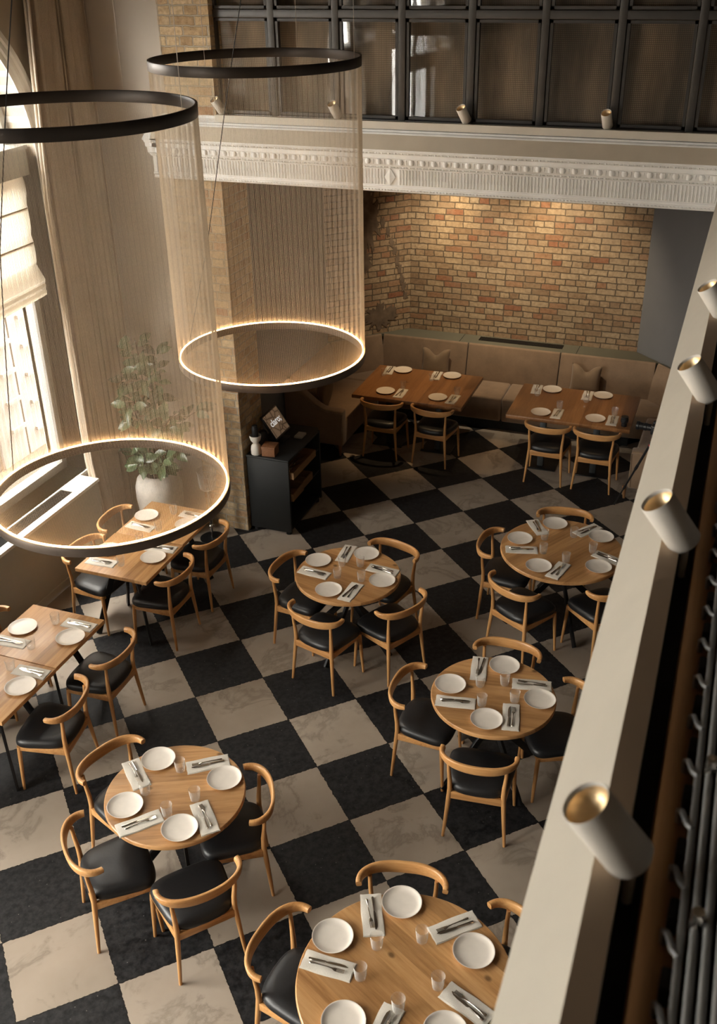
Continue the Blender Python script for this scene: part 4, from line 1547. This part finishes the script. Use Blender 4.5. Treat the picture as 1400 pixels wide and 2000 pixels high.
# ------------------------------------------------------------------ alcove banquette
def banquette():
    t = thing('banquette_sofa', 'long tan velvet banquette wrapped around the brick alcove', 'sofa', (-2.5, 12.0, 0))
    ox, oy = -2.5, 12.0
    def P(x, y, z):
        return Vector((x - ox, y - oy, z))
    def pad(name, poly, z0, z1, mat='velvet', bev=0.03):
        b = MB().prism([(x - ox, y - oy) for x, y in poly], z0, z1)
        return b.build(name, mat, t, bevel=bev, seg=4, angle=40)
    # seats
    pad('seat', [(-4.15, 11.76), (-2.50, 11.76), (-2.50, 12.34), (-4.30, 12.34), (-4.82, 11.82), (-4.22, 11.82)], 0.13, 0.45)
    pad('seat', [(-2.495, 11.76), (-0.86, 11.76), (-0.22, 11.82), (-0.74, 12.34), (-2.495, 12.34)], 0.13, 0.45)
    pad('seat', [(-4.80, 10.50), (-4.14, 10.50), (-4.14, 11.75), (-4.22, 11.81), (-4.82, 11.81)], 0.13, 0.45)
    pad('seat', [(-0.72, 10.50), (-0.16, 10.50), (-0.16, 11.75), (-0.24, 11.81), (-0.70, 11.75)], 0.13, 0.45)
    # backs
    def back(p, q, h=0.9, lean=0.11, th=0.045):
        p, q = Vector((*p, 0)), Vector((*q, 0))
        d = (q - p).normalized()
        n = Vector((d.y, -d.x, 0))       # towards the seat
        b = MB()
        rings = []
        for e in (p, q):
            e = e - Vector((ox, oy, 0))
            rings.append([e + n * lean + Vector((0, 0, 0.44)), e + n * 0.05 + Vector((0, 0, 0.70)), e + Vector((0, 0, h - 0.012)), e - n * 0.02 + Vector((0, 0, h)),
                          e - n * th * 0.7 + Vector((0, 0, h)), e - n * th + Vector((0, 0, h - 0.02)), e - n * th + Vector((0, 0, 0.2)), e + n * lean + Vector((0, 0, 0.2))])
        b.ring_loft(rings)
        b.build('backrest', 'velvet', t, bevel=0.012, seg=3, angle=30)
    g = 0.006
    back((-4.305 + g, 12.41), (-3.12 - g, 12.41))
    back((-3.12 + g, 12.41), (-1.905 - g, 12.41))
    back((-1.905 + g, 12.41), (-0.715 - g, 12.41))
    back((-4.85 + g, 11.865 + g), (-4.315, 12.40))
    back((-0.705, 12.40), (-0.165, 11.86))
    back((-4.845, 10.60), (-4.845, 11.855))
    back((-0.155, 11.85), (-0.155, 10.60))
    # swooping end arms (panels facing the room)
    def arm(x0, x1, sgn):
        # x0: outer (back) side, x1: inner front side
        b = MB()
        prof = []
        nseg = 18
        for k in range(nseg + 1):
            u = k / nseg
            zz = 0.60 + 0.30 * (0.5 + 0.5 * math.cos(PI * min(1, u / 0.78)))
            prof.append((x0 + (x1 - x0) * u, zz))
        base = [(x1, 0.145), (x0, 0.145)]
        poly = prof + base
        M = Matrix(((1, 0, 0, -ox), (0, 0, 1, 10.40 - oy), (0, 1, 0, 0), (0, 0, 0, 1)))
        b.prism(poly, 0.0, 0.13, M)
        b.build('arm', 'velvet', t, bevel=0.022, seg=4, angle=40)
        pts = [(x - ox + 0.0, 10.398 - oy, z - 0.028) for x, z in prof]
        pts.append((x1 - ox - 0.03 * sgn, 10.398 - oy, 0.16))
        MB().tube(pts[1:], 0.005, 6).build('piping', 'velvet', t)
    arm(-4.885, -4.13, 1)
    arm(-0.12, -0.735, -1)
    # plinth and feet
    MB().box((-4.1 - ox, 11.82 - oy, 0.0), (-0.9 - ox, 12.4 - oy, 0.13)).build('plinth', 'dark_void', t, smooth=False)
    for x, y in ((-4.19, 10.45), (-4.83, 10.45), (-0.77, 10.45), (-0.2, 10.45), (-4.22, 11.6), (-0.66, 11.6)):
        MB().tube([(x - ox, y - oy, 0.15), (x - ox + (0.012 if x > -2 else 0.012), y - oy - 0.015, 0.0)], [0.026, 0.014], 10).build('leg', 'wood_foot', t)
    # shelf behind the backs
    s = thing('back_shelf', 'olive-grey ledge along the foot of the brick alcove wall', 'shelf', (-2.5, 12.6, 0))
    MB().prism([(x + 2.5, y - 12.6) for x, y in ((-4.05, 12.79), (-4.925, 11.915), (-4.88, 11.87), (-4.325, 12.462), (-0.695, 12.462), (-0.14, 11.88), (-0.112, 11.905), (-1.0, 12.79))], 0.85, 0.885).build('board', 'shelf_olive', s, smooth=False)
    MB().box((-4.0 + 2.5, 12.56 - 12.6, 0.0), (-1.05 + 2.5, 12.78 - 12.6, 0.85)).build('carcass', 'shelf_olive', s, smooth=False)
    g_ = MB().box((-3.03 + 2.5, 12.60 - 12.6, 0.885), (-1.92 + 2.5, 12.745 - 12.6, 0.887))
    for k in range(56):
        g_.box((-3.03 + 2.5 + 0.02 * k, 12.60 - 12.6, 0.887), (-3.03 + 2.5 + 0.02 * k + 0.006, 12.745 - 12.6, 0.892))
    g_.build('vent_grille', 'grille_black', s, smooth=False)
    for x in (-3.26, -1.72):
        MB().box((x + 2.5 - 0.003, 12.47 - 12.6, 0.885), (x + 2.5 + 0.003, 12.79 - 12.6, 0.8865)).build('joint', 'dark_void', s, smooth=False)


banquette()


def make_cushion():
    b = MB()
    n = 22
    front, backr = [], []
    def h(u, v):
        e = (1 - u ** 4) * (1 - v ** 4)
        return 0.075 * max(0, e) ** 0.55
    def pos(u, v, s):
        px = 0.19 * u * (1 - 0.06 * (1 - v * v))
        pz = 0.19 * v * (1 - 0.06 * (1 - u * u))
        dent = math.exp(-(u * u) / 0.16) * max(0, v) ** 1.5
        pz -= 0.085 * dent
        return (px, s * h(u, v) * (1 - 0.55 * dent), pz + 0.19)
    for s in (1, -1):
        grid = [[b.bm.verts.new(pos(-1 + 2 * i / n, -1 + 2 * k / n, s)) for i in range(n + 1)] for k in range(n + 1)]
        for k in range(n):
            for i in range(n):
                b.bm.faces.new((grid[k][i], grid[k][i + 1], grid[k + 1][i + 1], grid[k + 1][i]))
    bmesh.ops.remove_doubles(b.bm, verts=b.bm.verts, dist=0.0006)
    return tag(b.build('cushion', 'cushion_linen', angle=180), '', 'cushion')


put_cushion = maker(make_cushion)
for x, y, rz, tilt, lb in ((-3.515, 12.215, 2, -14, 'tan linen cushion chopped in the middle, behind the alcove table by the pillar'),
                           (-1.545, 12.215, -3, -14, 'tan linen cushion chopped in the middle, under the blue-grey wall side'),
                           (-4.62, 10.95, -55, -16, 'tan cushion leaning in the sofa arm beside the black cabinet')):
    o = put_cushion((x, y, 0.455), R(rz), lb, 'sofa cushions')
    o.rotation_euler = (R(tilt), 0, R(rz))


# ------------------------------------------------------------------ service cabinet and what stands on it
def cabinet():
    x0, x1, y0, y1 = -4.43, -3.96, 8.44, 9.30
    t = thing('service_cabinet', 'low matt black service cabinet against the brick pillar', 'cabinet', (x0, y0, 0))
    w, d = x1 - x0, y1 - y0
    MB().box((0, 0, 0.04), (w, 0.03, 0.868)).build('side_panel', 'cabinet_black', t, bevel=0.004)
    MB().box((0, d - 0.03, 0.04), (w, d, 0.868)).build('side_panel', 'cabinet_black', t, bevel=0.004)
    MB().box((0, 0.03, 0.04), (0.02, d - 0.03, 0.868)).build('back_panel', 'cabinet_black', t)
    top = [(0.0, -0.01), (w + 0.01, -0.01), (w + 0.02, d - 0.08), (w - 0.03, d + 0.01), (0, d + 0.01)]
    MB().prism(top, 0.868, 0.892).build('top', 'cabinet_black', t, bevel=0.006)
    for z in (0.05, 0.38, 0.64):
        MB().box((0.02, 0.03, z), (w - 0.01, d - 0.03, z + 0.02)).build('shelf', 'cabinet_black', t)
    for x, y in ((0.05, 0.05), (w - 0.05, 0.05), (0.05, d - 0.05), (w - 0.05, d - 0.05)):
        MB().lathe([(0, 0), (0.032, 0), (0.032, 0.03), (0.025, 0.04), (0, 0.04)], 20, Matrix.Translation((x, y, 0))).build('foot', 'cabinet_black', t)

    def tray(xa, ya, za, lx, ly, h, label):
        r = thing('wicker_tray', label, 'tray', (xa, ya, za), 0, 'wicker trays in the cabinet')
        b = MB()
        b.box((0, 0, 0), (lx, ly, 0.008))
        b.build('tray_bottom', 'wicker', r)
        b = MB()
        th = 0.012
        b.box((0, 0, 0.008), (lx, th, h)); b.box((0, ly - th, 0.008), (lx, ly, h))
        b.box((0, th, 0.008), (th, ly - th, h)); b.box((lx - th, th, 0.008), (lx, ly - th, h))
        b.build('tray_side', 'wicker', r)
    tray(-4.25, 8.475, 0.663, 0.33, 0.60, 0.075, 'shallow wicker tray pulled out on the upper cabinet shelf')
    tray(-4.28, 8.475, 0.403, 0.345, 0.28, 0.085, 'small wicker tray at the front of the middle cabinet shelf')
    tray(-4.28, 8.775, 0.403, 0.33, 0.26, 0.085, 'small wicker tray farther back on the middle cabinet shelf')
    for k in range(7):
        o = MB()
        strip(o, [(0.09, 0.004, 0), (0.05, 0.004, 0.002), (-0.05, 0.004, 0.002), (-0.06, 0.011, 0), (-0.09, 0.008, 0)], 0.004, 0.004)
        tag(o.build('spoon', 'steel', loc=(-4.08 + 0.018 * (k % 4), 8.56 + 0.062 * k, 0.672), rot=(0, 0, R(75 + 9 * (k % 3)))), 'steel spoon lying in the upper wicker tray', 'spoon', 'spoons in the upper wicker tray')
    # hourglass holder with a black bottle
    zt = 0.8925
    h = thing('hourglass_vase', 'white hourglass-shaped ceramic holder on the cabinet corner', 'vase', (-4.335, 8.49, zt))
    MB().lathe([(0, 0), (0.050, 0), (0.054, 0.006), (0.054, 0.06), (0.048, 0.095), (0.03, 0.118), (0.027, 0.124), (0.03, 0.13), (0.05, 0.155), (0.060, 0.19), (0.0605, 0.212), (0.0575, 0.212), (0.055, 0.185), (0.045, 0.16), (0.0, 0.150)], 40).build('body', 'ceramic_white', h, angle=60)
    bt = thing('black_bottle', 'black cylindrical bottle standing in the white hourglass holder', 'bottle', (-4.335, 8.49, zt + 0.152))
    MB().lathe([(0, 0), (0.030, 0), (0.032, 0.003), (0.032, 0.135), (0.029, 0.148), (0, 0.148)], 28).build('body', 'camera_black', bt, angle=50)
    MB().lathe([(0.026, 0.149), (0.029, 0.149), (0.029, 0.166), (0.026, 0.168), (0, 0.168), (0, 0.149)], 28).build('cap', 'cabinet_black', bt, angle=50)
    # woven box
    wb = thing('woven_box', 'small reddish woven box with lid beside the white holder', 'box', (-4.195, 8.53, zt), R(6))
    MB().box((-0.07, -0.07, 0), (0.07, 0.07, 0.085)).build('body', 'wicker_red', wb, bevel=0.004)
    MB().box((-0.074, -0.074, 0.086), (0.074, 0.074, 0.108)).build('lid', 'wicker_red', wb, bevel=0.004)
    # till screen
    m = thing('till_screen', 'tilted black till screen showing a brown picture and white writing', 'screen', (-4.235, 8.905, zt))
    tl = R(34)
    M = Matrix.Translation((0.02, 0, 0.075)) @ Matrix.Rotation(-tl, 4, 'Y')       # local z up the display, +x out of it, +y along it
    MB().box((-0.025, -0.182, -0.015), (0.0, 0.182, 0.282), M).build('casing', 'camera_black', m, bevel=0.006)
    dsp = MB().box((-0.001, -0.166, 0.004), (0.002, 0.166, 0.264)).build('display', 'display', m, smooth=False)
    dsp.matrix_local = M
    MB().tube([(-0.06, 0, 0.10), (-0.05, 0, 0.02), (-0.03, 0, 0.006)], 0.022, 12).build('stand', 'camera_black', m)
    MB().box((-0.12, -0.09, 0.0), (0.06, 0.09, 0.012)).build('stand_base', 'camera_black', m, bevel=0.004)
    cu = bpy.data.curves.new('claro', 'FONT')
    cu.body = 'claro;'
    cu.size = 0.105
    cu.align_x = 'CENTER'
    cu.align_y = 'CENTER'
    cu.extrude = 0.0006
    cu.offset = 0.0012
    tmp = bpy.data.objects.new('tmp', cu)
    COL.objects.link(tmp)
    me = bpy.data.meshes.new_from_object(tmp.evaluated_get(bpy.context.evaluated_depsgraph_get()))
    bpy.data.objects.remove(tmp)
    me.materials.clear()
    me.materials.append(MATS['screen_letter'])
    tx = bpy.data.objects.new('lettering', me)
    COL.objects.link(tx)
    tx.parent = m
    tx.matrix_local = M @ Matrix(((0, 0, 1, 0.0035), (1, 0, 0, 0.0), (0, 1, 0, 0.150), (0, 0, 0, 1)))
    tag(MB().box((-4.12, 8.965, zt), (-4.03, 9.10, zt + 0.022)).build('card_reader', 'ceramic_grey', bevel=0.005), 'small pale card reader lying below the till screen', 'card reader')
    tag(MB().lathe([(0, 0), (0.05, 0), (0.05, 0.12), (0.04, 0.15), (0.03, 0.16), (0, 0.16)], 24).build('black_canister', 'camera_black', loc=(-4.36, 8.72, zt)), 'black canister behind the white holder, left of the till screen', 'canister')


mat_emit('screen_letter', (0.9, 0.88, 0.85), 0.14)
plain('ceramic_grey', (0.32, 0.28, 0.23), 0.6)
cabinet()


# ------------------------------------------------------------------ potted plant and wine cooler
def leaf_mesh(b, p, d, n, ln, w, rnd):
    """one leaf: from p along d, upper face towards n"""
    s = d.cross(n).normalized()
    n = s.cross(d).normalized()
    rings = []
    prev = None
    for t, ww in ((0, 0.05), (0.2, 0.7), (0.45, 1.0), (0.7, 0.8), (0.9, 0.35), (1.0, 0.03)):
        c = p + d * ln * t - n * ln * 0.22 * t * t
        k = w * ww
        row = [b.bm.verts.new(c - s * k + n * k * 0.35), b.bm.verts.new(c), b.bm.verts.new(c + s * k + n * k * 0.35)]
        if prev:
            for i in range(2):
                b.bm.faces.new((prev[i], prev[i + 1], row[i + 1], row[i]))
        prev = row


def plant():
    px, py = -5.25, 8.02
    t = thing('potted_plant', 'tall leafy green plant in a rough white plaster jar by the curtain', 'plant', (px, py, 0))
    MB().lathe([(0, 0), (0.165, 0), (0.18, 0.02), (0.22, 0.25), (0.243, 0.5), (0.24, 0.62), (0.215, 0.70), (0.17, 0.745), (0.15, 0.755), (0.138, 0.75), (0.15, 0.70), (0.13, 0.69), (0.13, 0.66)], 48).build('pot', 'pot_plaster', t, angle=60)
    MB().lathe([(0, 0.70), (0.149, 0.70), (0.149, 0.66), (0, 0.66)], 32).build('soil', 'soil', t)
    rnd = random.Random(21)
    st = MB()
    fo = MB()
    br = [((0.0, 0.0), (-0.06, -0.02, 2.2), 1.0), ((0.03, 0.02), (0.12, 0.02, 2.05), 0.8), ((-0.03, 0.0), (-0.22, -0.06, 1.75), 0.9), ((0.02, -0.03), (0.42, -0.22, 1.55), 0.7),
          ((0.0, -0.02), (0.72, -0.12, 1.62), 0.5), ((-0.02, -0.03), (-0.10, -0.18, 1.55), 0.9), ((0.0, 0.03), (0.20, 0.02, 1.35), 0.9), ((0.0, 0.0), (-0.34, -0.12, 1.0), 0.8), ((0.0, -0.02), (0.25, -0.22, 0.98), 1.0), ((0.0, -0.02), (-0.02, -0.25, 0.95), 1.0), ((0.02, 0.0), (0.42, -0.12, 1.15), 0.7)]
    for (bx, by), (ex, ey, ez), dens in br:
        p0 = Vector((bx, by, 0.68))
        p3 = Vector((ex, ey, ez))
        mid = Vector((bx + (ex - bx) * 0.35, by + (ey - by) * 0.35, 0.68 + (ez - 0.68) * 0.7 + 0.1))
        pts = []
        for k in range(13):
            u = k / 12
            pts.append(p0 * (1 - u) ** 2 + mid * 2 * u * (1 - u) + p3 * u * u)
        st.tube(pts, [0.009 - 0.006 * k / 12 for k in range(13)], 6)
        nl = int(28 * dens * max(0.7, (ez - 0.6)))
        for i in range(nl):
            u = rnd.uniform(0.42, 1.0)
            p = p0 * (1 - u) ** 2 + mid * 2 * u * (1 - u) + p3 * u * u
            a = rnd.uniform(0, 2 * PI)
            d = Vector((math.cos(a), math.sin(a) * 0.8, rnd.uniform(-0.55, 0.6))).normalized()
            q = p + d * rnd.uniform(0.02, 0.07)
            if py + q.y + d.y * 0.1 > 8.44 or px + q.x + d.x * 0.13 < -5.66 and q.z > 0:
                d.y = -abs(d.y)
                if px + q.x + d.x * 0.13 < -5.66:
                    d.x = abs(d.x)
            leaf_mesh(fo, q, d, Vector((rnd.uniform(-0.4, 0.4), -0.75 + rnd.uniform(-0.4, 0.4), 0.8)), rnd.uniform(0.12, 0.19), rnd.uniform(0.036, 0.052), rnd)
    st.build('stem', 'stem', t)
    fo.build('foliage', 'leaf', t, angle=80)


plant()


def cooler():
    t = thing('wine_cooler_stand', 'standing glass cooler on a stem with round black base by the brick pillar', 'wine cooler', (-4.74, 8.13, 0))
    MB().lathe([(0, 0), (0.125, 0), (0.13, 0.004), (0.13, 0.012), (0.03, 0.022), (0, 0.022)], 40).build('base', 'black_steel', t, angle=40)
    MB().tube([(0, 0, 0.02), (0, 0, 0.6)], 0.014, 12).build('stem', 'steel', t)
    MB().lathe([(0, 0.6), (0.075, 0.6), (0.085, 0.615), (0.10, 0.80), (0.104, 0.808), (0.098, 0.80), (0.08, 0.62), (0, 0.61)], 40).build('bucket', 'glass_clear', t, angle=60)
    MB().lathe([(0, 0.14), (0.03, 0.14), (0.03, 0.16), (0.018, 0.175), (0, 0.175)], 20).build('collar', 'steel', t, angle=60)


cooler()


# ------------------------------------------------------------------ photographer's tripod and lens
def tripod():
    apex = Vector((-0.50, 10.02, 0.90))
    t = thing('tripod', 'black tripod standing in front of the sofa end behind the ledge', 'tripod', (apex.x, apex.y, 0))
    for a in (148, 268, 28):
        d = Vector((math.cos(R(a)), math.sin(R(a)), 0))
        p = Vector((0, 0, 0.88)) + d * 0.035
        q = d * 0.40 + Vector((0, 0, 0.006))
        l = MB()
        l.tube([p, p.lerp(q, 0.36)], 0.0135, 10)
        l.tube([p.lerp(q, 0.34), p.lerp(q, 0.40)], 0.0165, 10)
        l.tube([p.lerp(q, 0.38), p.lerp(q, 0.70)], 0.0105, 10)
        l.tube([p.lerp(q, 0.68), p.lerp(q, 0.73)], 0.0135, 10)
        l.tube([p.lerp(q, 0.72), q], 0.008, 10)
        l.build('leg', 'camera_black', t)
    MB().lathe([(0, 0.86), (0.045, 0.86), (0.045, 0.90), (0.02, 0.91), (0.02, 0.96), (0.03, 0.965), (0.03, 1.02), (0, 1.02)], 24).build('head', 'camera_black', t, angle=40)
    MB().lathe([(0.0465, 0.872), (0.0475, 0.88), (0.0465, 0.888)], 24).build('collar', 'red_mark', t)
    c = thing('camera', 'black camera with long lens mounted on the tripod', 'camera', (apex.x, apex.y, 1.021), R(172))
    MB().box((-0.035, -0.07, 0.0), (0.035, 0.07, 0.10)).build('body', 'camera_black', c, bevel=0.012, seg=3)
    MB().box((-0.025, -0.03, 0.10), (0.03, 0.03, 0.13)).build('prism_housing', 'camera_black', c, bevel=0.012, seg=3)
    M = Matrix.Translation((0.034, 0, 0.05)) @ Matrix.Rotation(R(90), 4, 'Y')
    MB().lathe([(0, 0), (0.036, 0), (0.036, 0.05), (0.040, 0.055), (0.040, 0.085), (0.036, 0.09), (0.038, 0.13), (0.044, 0.135), (0.044, 0.16), (0.038, 0.16), (0.036, 0.145), (0, 0.14)], 32, M).build('lens', 'camera_black', c, angle=35)
    l = thing('camera_lens', 'black camera lens standing upright on the alcove table corner', 'lens', (-0.877, 10.735, TH))
    MB().lathe([(0, 0), (0.030, 0), (0.032, 0.004), (0.032, 0.04), (0.040, 0.05), (0.040, 0.115), (0, 0.115)], 32).build('barrel', 'camera_black', l, angle=35)
    MB().lathe([(0.0402, 0.06), (0.0425, 0.062), (0.0425, 0.09), (0.0402, 0.092)], 32).build('grip_ring', 'cabinet_black', l, angle=35)


tripod()
